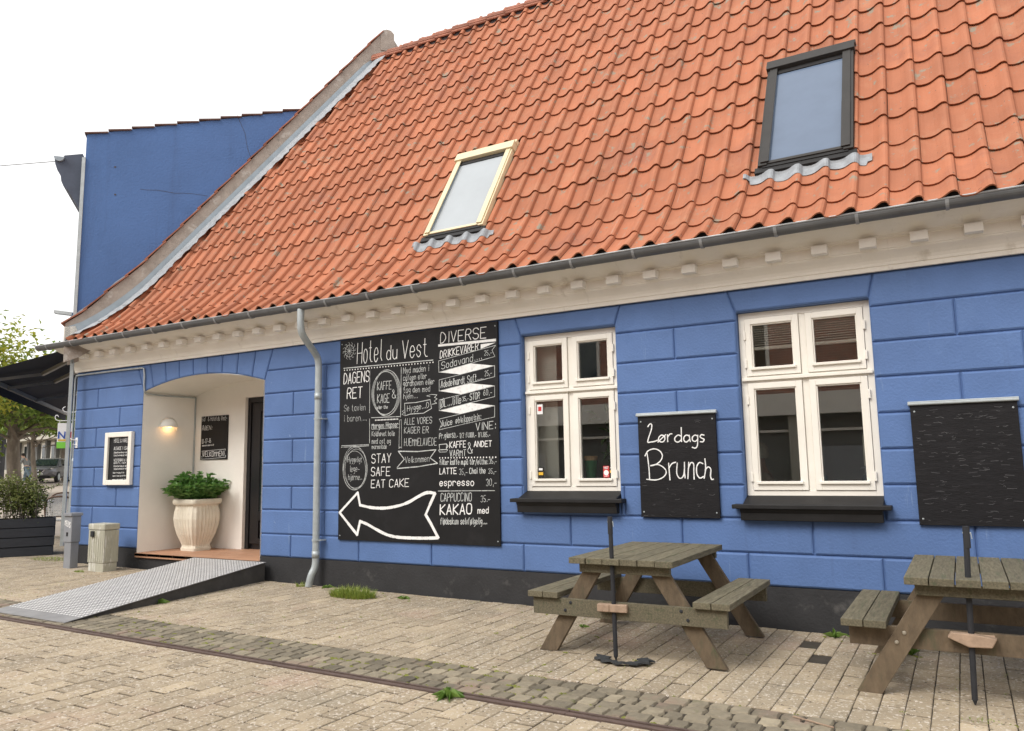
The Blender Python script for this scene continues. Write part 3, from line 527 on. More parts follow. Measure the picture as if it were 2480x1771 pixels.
for (a, b), (c, d) in zip(bq[:-1], bq[1:]): ru.face([(gx(a), a, b), (XR, a, b), (XR, c, d), (gx(c), c, d)])
ru.face([(-8.7, RY, 8.5), (XR, RY, 8.5), (XR, 6.6, 3.05), (-5.9, 6.6, 3.05)]); ru.face([(XR, -.4, 3.13), (XR, 6.4, 3.13), (XR, RY, 8.5)])
hb(ru, 'roof_boarding', M['mortar'], parent=roof)
rg = MB(); x = gx(RY)+.02
while x < XR:
    prof = []; dz = U(-.006, .006)
    for e, (xx, rad) in enumerate(((x-.05, .118), (x+.36, .102))):
        prof.append([(xx, RY+rad*1.15*math.cos(t), 8.49+dz+rad*1.05*math.sin(t)+.02*(e == 0)) for t in [math.pi*k/10 for k in range(-1, 12)]])
    for k in range(len(prof[0])-1): rg.face([prof[0][k], prof[1][k], prof[1][k+1], prof[0][k+1]], rng.gauss(0, .4))
    x += .355
rr = hb(rg, 'ridge_tile', M['tiled'], parent=roof, norm=False, smooth=True); so = rr.modifiers.new('s', 'SOLIDIFY'); so.thickness = .018
rm = MB(); rm.box(gx(RY)+.05, XR, RY-.10, RY+.1, 8.30, 8.50); hb(rm, 'ridge_mortar', M['mortar'], parent=roof)
# black comb pieces added for the shade inside the open roll ends
cb = MB()
for c in range(ncol+2):
    xa = XT0+c*TW+.8*TW
    if xa < -11.75 or xa > XR-.1: continue
    cb.prism([(xa-.10, 3.08), (xa+.06, 3.08), (xa+.052, 3.14), (xa+.03, 3.172), (xa-.0, 3.175), (xa-.03, 3.16), (xa-.07, 3.135)], 'y', -.487, -.47)
cb.box(-11.7, XR-.1, -.485, -.472, 3.06, 3.085)
hb(cb, 'eaves_shade_comb', M['black'], parent=roof)
# gutter
gu = MB(); GY, GZ, GR = -.437, 3.098, .066; XG = -12.56
arc = [math.pi + math.pi*k/12 for k in range(13)]
pr_o = [(GY+GR*math.cos(t), GZ+GR*math.sin(t)) for t in arc]; pr_i = [(GY+(GR-.005)*math.cos(t), GZ+(GR-.005)*math.sin(t)) for t in reversed(arc)]
gu.prism(pr_o+pr_i, 'x', XG, XR); gu.prism(pr_o, 'x', XG-.004, XG)
gutter = hb(gu, 'gutter', M['zinc'])
gu = MB(); gu.tube([(XG, GY-GR, GZ+.004), (XR, GY-GR, GZ+.004)], .009, 8); hb(gu, 'gutter_rim', M['rim'], parent=gutter)
x = -12.27
while x < XR-.1:
    b_ = MB(); ro = GR+.005
    b_.prism([(GY+ro*math.cos(t), GZ+.012+ro*math.sin(t)*1.22) for t in arc]+[(GY+(ro-.004)*math.cos(t), GZ+.012+(ro-.004)*math.sin(t)*1.2) for t in reversed(arc)], 'x', x-.013, x+.013)
    hb(b_, 'gutter_bracket', M['zincl'], parent=gutter); x += .649
x = -11.5
while x < XR:
    b_ = MB(); ro = GR+.002
    b_.prism([(GY+ro*math.cos(t), GZ+ro*math.sin(t)) for t in arc]+[(GY+(ro-.004)*math.cos(t), GZ+(ro-.004)*math.sin(t)) for t in reversed(arc)], 'x', x-.02, x+.02); hb(b_, 'gutter_joint', M['zinc'], parent=gutter); x += 2.05
# downpipe
def smooth_path(P, it=2):
    P = [Vector(p) for p in P]
    for _ in range(it):
        Q = [P[0]]
        for a, b in zip(P[:-1], P[1:]): Q += [a*.75+b*.25, a*.25+b*.75]
        P = Q+[P[-1]]
    return P
dpm = MB(); dpm.tube(smooth_path([(-6.87, -.437, 3.05), (-6.87, -.437, 2.82), (-6.87, -.40, 2.72), (-6.90, -.13, 2.52), (-6.90, -.085, 2.44), (-6.90, -.085, 2.2), (-6.90, -.085, .1), (-6.90, -.085, -.08), (-6.93, -.13, -.17), (-6.95, -.15, -.31)]), .043, 14)
for z in (2.0, .07): dpm.tube([(-6.90, -.085, z-.04), (-6.90, -.085, z+.04)], .0475, 14)
down = hb(dpm, 'downpipe', M['galv'], smooth=True)
for z in (1.72, .24):
    c_ = MB(); c_.tube([(-6.90, -.085, z-.012), (-6.90, -.085, z+.012)], .05, 14); c_.box(-6.855, -6.815, -.10, 0, z-.008, z+.008); c_.tube([(-6.835, -.12, z), (-6.835, -.05, z)], .008, 6); hb(c_, 'pipe_clamp', M['galv'], parent=down)
cn = MB(); cn.tube(smooth_path([(-12.2, -.02, 2.655), (-10.55, -.02, 2.655), (-10.47, -.02, 2.63), (-10.465, -.02, 2.3), (-10.47, 0.03, 2.25), (-10.48, .9, 2.26)], 1), .013, 8); cn.tube([(-12.2, -.02, 2.655), (-12.23, -.02, 2.6), (-12.23, -.02, 1.0)], .012, 8)
cn.tube([(-10.485, .905, 2.26), (-10.485, .905, .7)], .010, 8)
hb(cn, 'cable_conduit', M['galv'])
# gable parapet (skewed to the street front)
ga = math.atan(.841); gd = Vector((math.sin(ga), math.cos(ga), 0)); gn = Vector((-math.cos(ga), math.sin(ga), 0))
def gp3(Y, off, z): p = Vector((gx(Y), Y, 0)) + gn*off; return Vector((p.x, p.y, z))
Ys = [-.47, -.3, -.15, 0, .15, .33, .6, 1, 1.5, 2, 2.5, 3.0, 3.28]
pa_ = MB(); H_ = [.26+.21*min(1, (Y+.47)/.5) for Y in Ys]
top = [rz(max(Y, -.42))+h for Y, h in zip(Ys, H_)]
# apex and the rear slope
Yb_ = [3.42, 4.2, 5.4]; tb = [rz(3.28)+.36, 7.55, 5.6]
YY = Ys+Yb_; TT = top+tb
for i in range(len(YY)-1):
    lo0, lo1 = (rz(max(min(YY[i], 3.2), -.42))-.35 if YY[i] < 3.3 else TT[i]-.8), (rz(max(min(YY[i+1], 3.2), -.42))-.35 if YY[i+1] < 3.3 else TT[i+1]-.8)
    for o_ in (0, .33): pa_.face([gp3(YY[i], o_, lo0), gp3(YY[i+1], o_, lo1), gp3(YY[i+1], o_, TT[i+1]), gp3(YY[i], o_, TT[i])])
    pa_.face([gp3(YY[i], 0, TT[i]), gp3(YY[i+1], 0, TT[i+1]), gp3(YY[i+1], .33, TT[i+1]), gp3(YY[i], .33, TT[i])])
pa_.face([gp3(YY[0], 0, 3.0), gp3(YY[0], .33, 3.0), gp3(YY[0], .33, TT[0]), gp3(YY[0], 0, TT[0])])
ap = [gp3(3.36, -.01, TT[12]-.1)]; c0 = gp3(3.34, 0, rz(3.28)+.40)
ringp = [(-.13, -.30), (-.13, .03), (-.09, .09), (-.02, .12), (.06, .11), (.12, .05), (.12, -.05), (.16, -.30)]
k = len(pa_.v)
f1 = [c0 + gd*a - gn*.012 + Vector((0, 0, b)) for a, b in ringp]; f2 = [c0 + gd*a + gn*.34 + Vector((0, 0, b)) for a, b in ringp]
pa_.face(f1); pa_.face(f2[::-1])
for i in range(len(ringp)): j = (i+1) % len(ringp); pa_.face([f1[i], f1[j], f2[j], f2[i]])
par = hb(pa_, 'gable_parapet', M['stone'])
# white end block of the parapet over the corner
eb = MB(); eb.prism([(-.02, 3.12), (.05, 3.12), (.05, 3.4), (-.02, 3.36)], 'x', 0, .3)
eb = MB(); e0 = gp3(-.485, -.02, 0); eb.face([gp3(-.48, -.01, 3.1), gp3(-.48, .34, 3.1), gp3(-.48, .34, 3.34), gp3(-.48, -.01, 3.34)]); eb.face([gp3(-.48, -.012, 3.1), gp3(-.30, -.012, 3.15), gp3(-.36, -.012, 3.36), gp3(-.48, -.012, 3.34)])
hb(eb, 'parapet_end', M['white'], parent=par)
cp = MB()
def ptop(s_):
    # point at distance fraction along the coping line
    return s_
Lc = 0; segs = []
for i in range(len(Ys)-1):
    a, b = gp3(Ys[i], 0, top[i]), gp3(Ys[i+1], 0, top[i+1]); segs.append((a, b, (b-a).length)); Lc += segs[-1][2]
def at_len(t):
    for a, b, l in segs:
        if t <= l: return a+(b-a)*(t/l), (b-a).normalized()
        t -= l
    return b, (b-a).normalized()
t = -.02
while t < Lc-.05:
    a, d = at_len(max(t, 0)); b, _ = at_len(min(t+.40, Lc)); d = (b-a).normalized(); up_ = d.cross(gn)*-1
    if up_.z < 0: up_ = -up_
    for o1, o2, l1, l2 in ((-.05, .37, .050, .012),):
        q = [a-d*.05-gn*.028+up_*.040, a-d*.05+gn*.38+up_*.040, b+gn*.38+up_*.016, b-gn*.028+up_*.016]
        w = [p-up_*.018 for p in q]; r = rng.gauss(0, .5)
        cp.face(q, r); cp.face(w[::-1], r)
        for i in range(4): j = (i+1) % 4; cp.face([q[i], w[i], w[j], q[j]], r)
    t += .40
hb(cp, 'coping_tile', M['tiled'], parent=par)
fz = MB(); ff = MB()
for i in range(len(Ys)-1):
    Y0, Y1 = Ys[i], Ys[i+1]; a, b = rz(max(Y0, -.42)), rz(max(min(Y1, 3.2), -.42))
    fz.face([gp3(Y0, -.012, a-.02), gp3(Y1, -.012, b-.02), gp3(Y1, -.012, b+.195), gp3(Y0, -.012, a+.195)])
hb(fz, 'zinc_upstand', M['flash'], parent=par)
N_ = 150; prev = None
for i in range(N_+1):
    Y = -.42+(3.14+.42)*i/N_; w = .345+.045*math.sin(i*.55)+.02*math.sin(i*1.7+1)
    base = Vector((gx(Y), Y, rz(Y))); nrm = Vector((0, -SL, 1)).normalized() if Y > .33 else Vector((0, -1, .9)).normalized()
    cur = [base+nrm*.055, base + Vector((w*.35, 0, 0)) + nrm*(.088+U(-.006, .006)), base+Vector((w*.7, 0, 0))+nrm*(.100+.012*math.sin(i*.9)+U(-.006, .006)), base+Vector((w, 0, 0))+nrm*(.098+.014*math.sin(i*.55)+U(-.005, .005))]
    if prev:
        for k in range(3): ff.face([prev[k], prev[k+1], cur[k+1], cur[k]])
    prev = cur
o = hb(ff, 'lead_flashing', M['lead'], parent=par, norm=False); so = o.modifiers.new('s', 'SOLIDIFY'); so.thickness = .006
# skylights
eu = Vector((0, 1, SL)).normalized(); en = Vector((0, -SL, 1)).normalized(); ex = Vector((1, 0, 0))
def skylight(x0, x1, Y0, h, mf, mp, side=.07, dark=None):
    o0 = Vector((x0, Y0, rz(Y0))); Mx = Matrix((ex, eu, en)).transposed().to_4x4(); Mx = Matrix.Translation(o0) @ Mx; w = x1-x0
    f = MB()
    f.box(0, side, 0, h, -.08, .115, Mx); f.box(w-side, w, 0, h, -.08, .115, Mx); f.box(side, w-side, 0, .05, -.08, .02, Mx); f.box(side, w-side, h-.14, h, -.08, .02, Mx)
    sk = hb(f, 'skylight', mf, bevel=.004)
    for a, b in ((side*.3, side+.018), (w-side-.018, w-side*.3)):
        f = MB(); f.box(a, b, .03, h-.10, .116, .128, Mx); f.box(a-.001, b+.001, .028, h*.42, .120, .132, Mx); hb(f, 'side_cladding', mf, parent=sk, bevel=.003)
    f = MB(); f.box(-.012, w+.012, h-.135, h-.0, -.06, .150, Mx); f.box(-.02, w+.02, h-.02, h+.05, -.06, .12, Mx); hb(f, 'top_casing', mf, parent=sk, bevel=.004)
    f = MB(); f.box(side, w-side, h-.20, h-.13, .02, .10, Mx); f.box(-.03, w+.03, -.075, .0, -.08, .09, Mx); f.box(side*.5, w-side*.5, -.02, .018, .05, .100, Mx); f.box(-.02, 0, -.04, h-.02, -.06, .05, Mx); f.box(w, w+.025, -.04, h+.02, -.06, .045, Mx); hb(f, 'dark_gasket', M['black'], parent=sk, bevel=.003)
    f = MB(); f.box(side, w-side, .018, .055, .03, .112, Mx); hb(f, 'bottom_cladding', mf, parent=sk, bevel=.003)
    f = MB(); f.box(side, w-side, .05, h-.13, .06, .088, Mx); hb(f, 'pane', mp, parent=sk)
    for a, b in ((side, side+.012), (w-side-.012, w-side)):
        f = MB(); f.box(a, b, .05, h-.2, .088, .104, Mx); hb(f, 'pane_bead', M['flash'], parent=sk)
    # lead apron dressed over the tiles below
    a = MB(); n_ = 90; pv = None
    for i in range(n_+1):
        x = x0-.13 + (w+.28)*i/n_; u = ((x-XT0)/TW) % 1
        hh = 0
        for (u0, h0), (u1, h1) in zip(q_[:-1], q_[1:]):
            if u0 <= u <= u1: hh = h0+(h1-h0)*(u-u0)/(u1-u0)
        ext = -.125-.015*math.sin(x*9)+(.05 if i < 5 or i > n_-4 else 0); cur = []
        for t_ in (-.078, -.105, -.14, ext-.075):
            lift_ = .048+(.012 if t_ > -.08 else 0)
            cur.append(o0 + ex*(x-x0) + eu*t_ + en*(hh*(.85 if t_ > -.08 else 1)+lift_))
        if pv:
            for k in range(3): a.face([pv[k], cur[k], cur[k+1], pv[k+1]])
        pv = cur
    o = hb(a, 'lead_apron', M['lead'], parent=sk, norm=False); so = o.modifiers.new('s', 'SOLIDIFY'); so.thickness = .005; so.offset = 0
    return sk
s1 = tag(skylight(-1.483, -.630, .275, 1.73, M['anth'], M['skyr'], .085), 'skylight with dark grey frame and blue-grey pane')
s2 = tag(skylight(-5.455, -4.60, .245, 1.53, M['yel'], M['skyl'], .07), 'skylight with pale yellow frame and whitish pane')
# windows
def window(W, label):
    x0, x1, z0, z1 = W; y = .085; f = MB(); fw = .055; xm = (x0+x1)/2; zt = z1-.372*(z1-z0)
    x0 += .004; x1 -= .004
    f.box(x0, x0+fw, y, y+.10, z0, z1-.003); f.box(x1-fw, x1, y, y+.10, z0, z1-.003); f.box(x0+fw, x1-fw, y, y+.10, z1-fw-.003, z1-.003); f.box(x0+fw, x1-fw, y, y+.10, z0, z0+fw)
    f.box(xm-.028, xm+.028, y+.008, y+.10, z0+fw, z1-fw-.003)
    f.box(x0+fw, xm-.028, y, y+.10, zt-.03, zt+.03); f.box(xm+.028, x1-fw, y, y+.10, zt-.03, zt+.03)
    f.box(x0+.01, x1-.01, y-.028, y-.001, zt-.012, zt+.016)
    win = tag(hb(f, 'window', M['frame'], bevel=.003), label)
    for a, b in ((x0+fw, xm-.028), (xm+.028, x1-fw)):
        for c, d in ((z0+fw, zt-.03), (zt+.03, z1-fw-.003)):
            s = MB(); g = .003; sw = .053; ys = y-.012
            s.box(a+g, a+g+sw, ys, y+.05, c+g, d-g); s.box(b-g-sw, b-g, ys, y+.05, c+g, d-g); s.box(a+g+sw, b-g-sw, ys, y+.05, d-g-sw, d-g); s.box(a+g+sw, b-g-sw, ys, y+.05, c+g, c+g+sw+.008)
            # inner bead and weather bar
            for q in ((a+g+sw, a+g+sw+.012, c+g+sw, d-g-sw), (b-g-sw-.012, b-g-sw, c+g+sw, d-g-sw)): s.box(q[0], q[1], ys+.012, y+.045, q[2], q[3])
            s.box(a+g+sw+.012, b-g-sw-.012, ys+.012, y+.045, d-g-sw-.012, d-g-sw)
            s.box(a+g+sw-.014, b-g-sw+.014, ys-.022, y+.04, c+g+sw+.002, c+g+sw+.026)
            hb(s, 'sash', M['frame'], parent=win, bevel=.0025)
            p = MB(); p.box(a+g+sw+.004, b-g-sw-.004, y+.022, y+.027, c+g+sw, d-g-sw); hb(p, 'pane', M['wglass'], parent=win)
            for zz in (c+.12, d-.16):
                hx = a-.002 if a < xm-.1 else b+.002
                h_ = MB(); h_.box(hx-.011, hx+.011, ys-.012, y, zz-.04, zz+.04); hb(h_, 'hinge', M['frame'], parent=win, bevel=.003)
    s = MB(); xa, xb = x0-.005, x1+.005
    s.prism([(.09, z0+.012), (.09, z0-.05), (-.11, z0-.075), (-.11, z0-.058)], 'x', xa, xb)
    s.box(xa-.095, xb+.06, -.125, .014, z0-.100, z0-.062)
    s.prism([(.0, z0-.101), (-.108, z0-.101), (-.098, z0-.122), (-.085, z0-.138), (-.078, z0-.205), (0, z0-.205)], 'x', xa-.03, xb-.01)
    hb(s, 'sill', M['black'], parent=win, bevel=.005)
    return win
w1 = window(W1, 'narrower window with stickers on its lower panes'); w2 = window(W2, 'window with raised white blinds behind its upper panes')
# room behind the windows
rm_ = MB()
X0, X1, Y0, Y1, Z0, Z1 = -5.2, 1.6, .345, 2.5, -.1, 2.75
rm_.face([(X0, Y1, Z0), (X1, Y1, Z0), (X1, Y1, Z1), (X0, Y1, Z1)]); rm_.face([(X0, Y0, Z0), (X0, Y1, Z0), (X0, Y1, Z1), (X0, Y0, Z1)]); rm_.face([(X1, Y0, Z0), (X1, Y1, Z0), (X1, Y1, Z1), (X1, Y0, Z1)]); rm_.face([(X0, Y0, Z1), (X1, Y0, Z1), (X1, Y1, Z1), (X0, Y1, Z1)])
rm_.box(-3.1, -2.6, 1.9, 2.3, Z0, Z1)
hb(rm_, 'room_wall', M['room'], norm=False)
rm_ = MB(); rm_.box(X0, X1, Y0, Y1, Z0-.05, Z0); hb(rm_, 'room_floor', M['roomf'])
b = MB()
for i in range(11): z = 2.37-i*.021; b.box(W2[0]+.06, W2[1]-.06, .128, .158, z-.004, z); 
b.box(W2[0]+.06, W2[1]-.06, .125, .165, 2.38, 2.43); b.box(W2[0]+.06, W2[1]-.06, .122, .16, 2.13, 2.155)
hb(b, 'blind', M['frame'], parent=w2)
b = MB(); b.face([(W1[0]+.06, .26, .8), (W1[0]+.30, .26, .8), (W1[0]+.30, .26, 2.4), (W1[0]+.06, .26, 2.4)]); hb(b, 'side_curtain', M['render'], parent=w1)
def sticker(x, z, w, h, m, dy=0.): q = MB(); q.box(x, x+w, .098+dy, .1045+dy, z, z+h); return hb(q, 'sticker', m, parent=w1)
sticker(-3.905, 1.64, .065, .105, M['paper']); sticker(-3.89, 1.675, .036, .045, M['red'], -.0035)
sticker(-3.905, .965, .06, .11, M['black']); sticker(-3.902, .995, .054, .03, M['yellow'], -.0035); sticker(-3.898, 1.045, .045, .022, M['paper'], -.0035)
sticker(-3.16, .965, .065, .115, M['red']); sticker(-3.09, .965, .07, .115, M['black']); sticker(-3.087, 1.01, .064, .026, M['yellow'], -.0035)
q = MB(); q.lathe([(0, 0), (.027, 0)], (-3.1275, .0965, 1.012), 20, Matrix.Rotation(R(90), 3, 'X')); hb(q, 'sticker', M['paper'], parent=w1)
t_ = MB(); flat = lambda u, v, e=0: (u, .0960-e, v)
text(t_, 'VAGT', -3.152, 1.05, -3.102, 1.05, .022, .005, flat); text(t_, 'ALARM', -3.083, 1.053, -3.028, 1.053, .014, .004, flat); text(t_, 'ALARM', -3.893, 1.051, -3.858, 1.051, .010, .003, flat); text(t_, 'VAGT', -3.150, .972, -3.102, .972, .01, .003, flat)
hb(t_, 'sticker_lettering', M['paper'], parent=w1)
# ---------------------------------------------------------------- boards on the wall
def boardthing(name, label, cat, x0, x1, z0, z1, m, y0=-.003, th=.020, screws=True):
    b = thing(name, label, cat, ((x0+x1)/2, y0, z0)); q = MB(); q.box(x0, x1, y0-th, y0, z0, z1); hb(q, 'panel', m, parent=b, bevel=.002)
    if screws:
        for sx, sz in ((x0+.03, z0+.05), (x1-.03, z0+.05), (x0+.03, z1-.05), (x1-.03, z1-.05)):
            q = MB(); q.lathe([(0, .004), (.006, .003), (.008, 0)], (sx, y0-th, sz), 10, Matrix.Rotation(R(90), 3, 'X')); hb(q, 'screw', M['galv'], parent=b)
    return b
big = boardthing('menu_board', 'tall chalkboard covered in white hand lettering with a big arrow, beside the downpipe', 'menu board', -6.603, -4.315, .25, 2.683, M['board'])
P3 = lambda u, v, e=0: (u, -.0238-e, v)
tx = MB(); tb = MB()
for t, a, b, c, d, h, th in TXT: text(tb if th >= .011 else tx, t, a, b, c, d, h, th*.95, P3)
for k, w in (('l1', .012), ('v1', .009), ('v2', .009), ('h2', .009), ('v3', .009), ('h3', .009), ('h3b', .009), ('u1', .006), ('rib', .007), ('velk', .014), ('hyg', .009), ('hyg2', .008), ('hyg3', .006), ('s1', .008), ('s2', .008), ('s3', .008), ('s4', .008), ('hb', .010), ('cup', .010), ('cup2', .008), ('cuph', .009)): ribbon(tx, LN[k], w, 0, P3)
def spl(P, n=6):
    out = []
    for i in range(len(P)-1):
        p0, p1, p2, p3 = P[max(i-1, 0)], P[i], P[i+1], P[min(i+2, len(P)-1)]
        for k in range(n):
            t = k/n; out.append(tuple(.5*((2*p1[j])+(-p0[j]+p2[j])*t+(2*p0[j]-5*p1[j]+4*p2[j]-p3[j])*t*t+(-p0[j]+3*p1[j]-3*p2[j]+p3[j])*t**3) for j in (0, 1)))
    return out+[P[-1]]
A_ = LN['arrow']
def dense(P, th): ribbon(tb, P, th, 0, P3)
ar = A_[:3]+spl(A_[2:11])[1:]+A_[11:15]+spl(A_[14:22])[1:]+A_[22:]
dense(ar, .042)
def ell(cx, cz, rx, rz_, w, n=3):
    for k in range(n):
        ox, oz, f, g2 = U(-.02, .02), U(-.02, .02), U(.93, 1.06), U(.93, 1.06)
        ribbon(tx, [(cx+ox+rx*f*math.cos(a), cz+oz+rz_*g2*math.sin(a)) for a in [2*math.pi*i/36 for i in range(37)]], w, 0, P3)
ell(-5.875, 1.985, .20, .262, .007, 4); ell(-6.345, 1.093, .185, .25, .006, 4)
ribbon(tx, [(-6.45+.072*math.cos(a), 2.541+.075*math.sin(a)) for a in [2*math.pi*i/24 for i in range(25)]], .008, 0, P3)
for i in range(12):
    a = 2*math.pi*i/12; ribbon(tx, [(-6.45, 2.541), (-6.45+.098*math.cos(a), 2.541+.10*math.sin(a)), (-6.45+.108*math.cos(a+.22), 2.541+.108*math.sin(a+.22))], .006, 0, P3)
for (xa, za), (xb, zb), n_ in ((DOTS[0], DOTS[1], 32), (DOTS[2], DOTS[3], 16), (DOTS[4], DOTS[5], 20)):
    for i in range(n_):
        cx, cz = xa+(xb-xa)*i/(n_-1), za+(zb-za)*i/(n_-1)-.012; tb.face([P3(cx+.008*math.cos(a), cz+.009*math.sin(a)) for a in [2*math.pi*k/8 for k in range(8)]])
for P in FILL: tb.face([P3(*p) for p in P])
hb(tx, 'lettering', M['chalk'], parent=big, norm=False); hb(tb, 'bold_lettering', M['chalk2'], parent=big, norm=False)
br = boardthing('brunch_board', 'black board lettered Lørdags Brunch between the two windows', 'chalkboard', -2.722, -1.958, .585, 1.552, M['board2'], th=.028)
t_ = MB()
for P in BR: ribbon(t_, spl(P, 5), .0135, 0, lambda u, v, e=0: (u, -.0325-e, v))
hb(t_, 'lettering', M['chalk2'], parent=br, norm=False)
q = MB(); q.box(-2.735, -1.945, -.045, -.002, 1.552, 1.585); q.box(-2.735, -1.945, -.052, -.045, 1.556, 1.572); hb(q, 'top_rail', M['galv'], parent=br, bevel=.003)
bb = boardthing('blank_board', 'empty scuffed black board under a metal rail, right of the wider window', 'chalkboard', -.338, .412, .562, 1.533, M['board2'], th=.028)
q = MB(); q.box(-.352, .425, -.045, -.002, 1.533, 1.566); q.box(-.352, .425, -.052, -.045, 1.537, 1.553); hb(q, 'top_rail', M['galv'], parent=bb, bevel=.003)
mn = thing('menu_case', 'white framed menu case on the blue corner pier left of the doorway', 'menu case', (-10.98, 0, .914))
x0, x1, z0, z1 = -11.305, -10.66, .915, 1.706
q = MB(); q.box(x0, x1, -.03, -.002, z0, z1); hb(q, 'panel', M['board'], parent=mn)
q = MB()
for a, b, c, d in ((x0-.002, x0+.075, z0, z1), (x1-.075, x1+.002, z0, z1), (x0+.075, x1-.075, z1-.075, z1), (x0+.075, x1-.075, z0, z0+.075)): q.box(a, b, -.06, -.001, c, d)
hb(q, 'frame', M['frame'], parent=mn, bevel=.008)
t_ = MB()
for t, a, b, c, d, h, th in MN: text(t_, t, a, b, c, d, h, max(th, .005), lambda u, v, e=0: (u, -.0318-e, v))
hb(t_, 'lettering', M['chalk2'], parent=mn, norm=False)
op = boardthing('opening_hours_board', 'small black opening hours board on the white wall inside the doorway', 'sign', -10.325, -9.715, 1.275, 1.953, M['board'], y0=YB-.002, th=.016)
t_ = MB(); pf = lambda u, v, e=0: (u, YB-.0192-e, v)
for t, a, b, c, d, h, th in OP: text(t_, t, a, b, c, d, h, max(th, .006), pf)
for P in OPL: ribbon(t_, P, .007, 0, pf)
hb(t_, 'lettering', M['chalk2'], parent=op, norm=False)
for bd, xa, xb, za, zb, n_ in ((br, -2.70, -1.98, .6, 1.5, 40), (bb, -.32, .39, .58, 1.5, 130)):
    q = MB()
    for i in range(n_):
        u, v, L_ = U(xa, xb-.06), U(za, zb), U(.006, .04); ribbon(q, [(u, v), (u+L_, v+U(-.006, .006)), (u+L_*1.6, v+U(-.008, .008))], U(.0015, .004), 0, lambda u, v, e=0: (u, -.0318-e, v))
    hb(q, 'scuffs', M['scuff'], parent=bd, norm=False)['kind'] = 'stuff'
# ---------------------------------------------------------------- wall lamp (lit)
lp = thing('wall_lamp', 'lit white half-dome wall lamp beside the doorway board', 'lamp', (-10.49, .43, 1.77))
q = MB(); ctr = Vector((-10.495, .43, 1.775))
for i in range(8):
    for j in range(12):
        def sp(a, b): return ctr + Vector((.13*math.cos(a)*math.sin(b), .15*math.cos(a)*math.cos(b), .135*math.sin(a)))
        a0, a1, b0, b1 = i*math.pi/16, (i+1)*math.pi/16, j*math.pi/12, (j+1)*math.pi/12; q.face([sp(a0, b0), sp(a1, b0), sp(a1, b1), sp(a0, b1)])
hb(q, 'lamp_shade', M['lampw'], parent=lp)
q = MB(); q.tube([(-10.495+.012, .43+.163*math.cos(a), 1.775+.158*math.sin(a)) for a in [math.pi*k/16 for k in range(17)]], .006, 6); q.box(-10.499, -10.49, .32, .54, 1.765, 1.83); q.tube([(-10.47, .56, 1.77), (-10.47, .56, 1.72)], .005, 6); hb(q, 'wall_bracket', M['lampw'], parent=lp)
me_ = bpy.data.materials.new('warm_bulb'); me_.use_nodes = True; e_ = me_.node_tree.nodes['Principled BSDF']; e_.inputs['Base Color'].default_value = (1, .6, .25, 1); e_.inputs['Emission Color'].default_value = (1, .55, .2, 1); e_.inputs['Emission Strength'].default_value = 5
q = MB(); q.lathe([(0, -.035), (.025, -.025), (.033, 0), (.025, .025), (.012, .05), (0, .05)], (-10.44, .43, 1.80), 14); hb(q, 'bulb', me_, parent=lp, smooth=True)
ld = bpy.data.lights.new('lamp_light', 'POINT'); ld.energy = .3; ld.color = (1, .6, .28); ld.shadow_soft_size = .03; lo = bpy.data.objects.new('lamp_light', ld); S.collection.objects.link(lo); lo.parent = lp; lo.matrix_parent_inverse = wm(lp).inverted(); lo.location = (-10.43, .43, 1.755)
# ---------------------------------------------------------------- leaves
def leaf(mb, p, d, up, L, W, r, fold=.25, bend=.2):
    d = d.normalized(); s = d.cross(up)
    if s.length < 1e-4: s = Vector((1, 0, 0))
    s.normalize(); n = s.cross(d); m = p+d*L*.45+n*L*bend*.3; t = p+d*L-n*L*bend*.5
    a = m+s*W/2+n*W*fold; b = m-s*W/2+n*W*fold
    mb.face([p, a, t], r); mb.face([p, t, b], r)
def rdir():
    z = U(-1, 1); a = U(0, 6.283); q = math.sqrt(1-z*z); return Vector((q*math.cos(a), q*math.sin(a), z))
# urn and its plant
UX, UY, UZ = -9.97, .60, -.06
ur = thing('urn', 'square fluted cream urn standing in the doorway', 'plant pot', (UX, UY, UZ))
prof = [(z*1.16, r*.98) for z, r in [(0, .168), (.035, .170), (.04, .160), (.07, .163), (.12, .185), (.2, .222), (.3, .252), (.4, .268), (.48, .262), (.55, .245), (.575, .242), (.58, .262), (.60, .274), (.625, .276), (.645, .270), (.65, .25), (.62, .235), (.56, .23)]]
q = MB(); NS = 72
def sq(a, rr, z, flute):
    c, s = math.cos(a), math.sin(a); k = (abs(c)**7+abs(s)**7)**(-1/7); 
    e = abs(math.cos(2*a)); rip = flute*.017*abs(math.sin(a*14))
    return (UX+(rr*k-rip)*c, UY+(rr*k-rip)*s, UZ+z)
for i in range(len(prof)-1):
    (z0, r0), (z1, r1) = prof[i], prof[i+1]
    for j in range(NS*2):
        a0, a1 = 2*math.pi*j/(NS*2), 2*math.pi*(j+1)/(NS*2); f0, f1 = (1 if .05 < z0 < .66 else 0), (1 if .05 < z1 < .66 else 0)
        q.face([sq(a0, r0, z0, f0), sq(a1, r0, z0, f0), sq(a1, r1, z1, f1), sq(a0, r1, z1, f1)])
hb(q, 'pot_body', M['urn'], parent=ur)
q = MB(); q.face([sq(2*math.pi*j/48, .228, .69, 0) for j in range(48)]); hb(q, 'soil', M['soil'], parent=ur)
pt = thing('potted_plant', 'bushy green plant with pointed leaves growing in the urn', 'plant', (UX, UY, UZ+.69))
q = MB(); st = MB()
